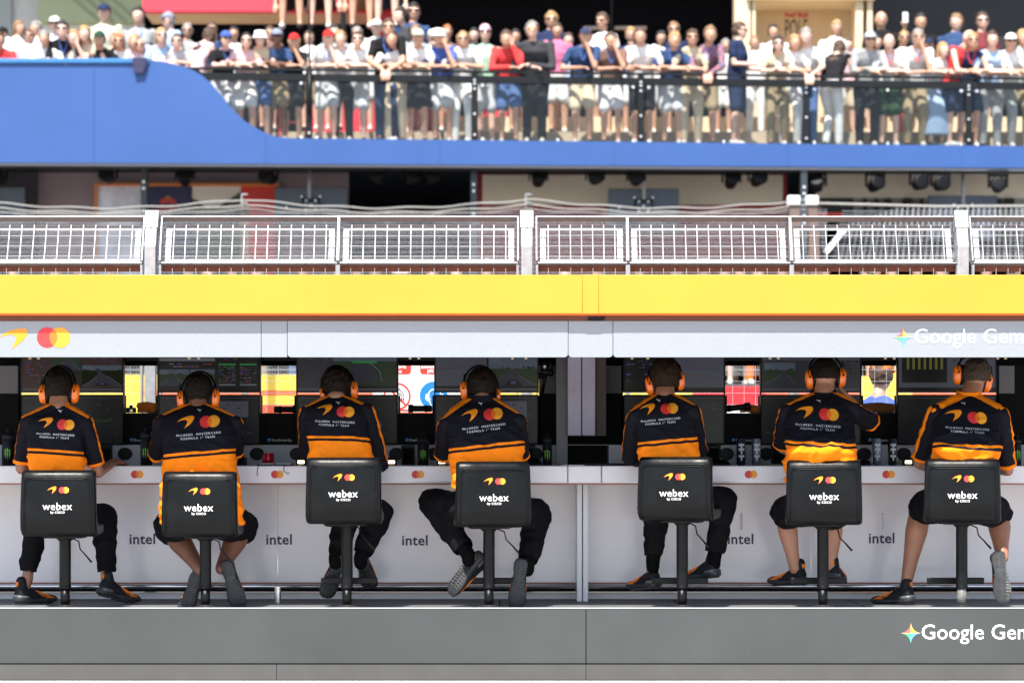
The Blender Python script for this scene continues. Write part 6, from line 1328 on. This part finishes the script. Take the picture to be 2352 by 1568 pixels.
for (f,x,y_,pose,tp,bt,hr,hat,gl,desc,op) in L_:
    u=FR[f]+.2552*x; v=.2552*y_; row=1.05 if pose=='back' else (1.75 if pose in('back2','phone') else .36)
    off=row if pose not in('side','point') else .5
    if pose in('back',): pose='stand'; off=1.25
    if pose=='back2': pose='stand'
    if pose=='phone': off=1.75
    q=B(u,v,off); zf=FL+(.28 if off>1.2 else 0); H=q.z-zf
    lean=pose in('lean','face','clasp','cross')
    if off>1 and bt=='k': bt=random.choice(['w','bei','lg','kh','lj','n','w'])
    op=dict(op); op.setdefault('skin',random.choice('ppttt'))
    yy=q.y
    where='leaning on the balcony rail' if lean else 'standing on the balcony'
    specta(Vector((q.x+ (0 if not lean else 0),yy,zf)),H,pose,tp,bt,hr,hat,gl,'p',desc,lany=op.pop('lany',0),**op,group='spectators on the balcony')
# people sitting on the red box, legs dangling
for i,(u,dsc,c_) in enumerate(((672,'leftmost, in white socks and white trainers','k'),(738,'second from left, ankles turned outward','k'),(832,'third from left, tanned calves','kh'),(890,'rightmost, knees together above a white cap','n'))):
    y=25.95; zt_=P(0,-8,26.2).z
    specta(Vector((P(u,0,y).x,y+.2,zt_-.62)),1.75*1.14,'sit','w',c_,'br',None,0,'p','person sitting on the red box, '+dsc,group='people sitting on the red box',skin='p' if i%2 else 't')
q=P(2012,832,4.6); specta(Vector((q.x,4.6,-.08)),q.z+.08,'stand','bl','or','br',('cap','or'),0,'p','trackside worker in orange cap and blue top in the opening beside the raised elbow',yaw=2.6,sl='l',bl='l',skin='t')
# the crowd on the terrace below, behind the far fence
cols=['w','w','k','lb','w','n','cr','w','red','g','w','bl','w','or','mint','w']
hats=[None,('cap','w'),None,('cap','k'),('bucket','w'),None,('cap','cap_r'),None]
adj=['brown-haired','blond','dark-haired','grey-haired']
cn={'w':'white','k':'black','lb':'light blue','n':'navy','cr':'cream','red':'red','g':'grey','bl':'blue','or':'orange','mint':'mint green'}
random.seed(12)
us=[40,120,190,255,430,480,540,590,690,780,812,860,930,1000,1050,1110,1300,1380,1470,1560,1610,1660,1700,1740,1790,1845,1900,1985,2020,2050,2110,2170,2260,2320]
for i,u in enumerate(us):
    c_=cols[i%16] if not 1600<u<1760 else ['or','bl','w','red'][i%4]; h=hats[(i*3)%8]; hr=['br','bl','dk','gr'][i%4]; v=597+random.uniform(0,16); y=22.2+random.uniform(0,.5); q=P(u,v,y); 
    bt='or' if 1600<u<1760 and i%2 else ['n','k','kh','jean','bei'][i%5]
    if u in(1985,2020,2050): c_,bt={1985:('bl','bl'),2020:('or','or'),2050:('w','cr')}[u]
    lab='%s terrace spectator in %s %s, %s from the left'%(adj[i%4],cn[c_],('and a %s'%({'cap':'cap','bucket':'bucket hat'}[h[0]]) if h else ''),('first','second','third','fourth','fifth','sixth','seventh','eighth','ninth','tenth','eleventh','twelfth','thirteenth','fourteenth','fifteenth','sixteenth','seventeenth','eighteenth','nineteenth','twentieth','twenty-first','twenty-second','twenty-third','twenty-fourth','twenty-fifth','twenty-sixth','twenty-seventh','twenty-eighth','twenty-ninth','thirtieth','thirty-first','thirty-second','thirty-third','thirty-fourth')[i])
    specta(Vector((q.x,y,TZ)),q.z-TZ,'stand',c_,bt,hr,h,i%2,'p',lab,yaw=random.uniform(-.5,.5),longhair=(i%5==1),bl='l' if i%3 else 's',group='spectators on the terrace',vox=.02)
bpy.data.scenes.remove(TMP)
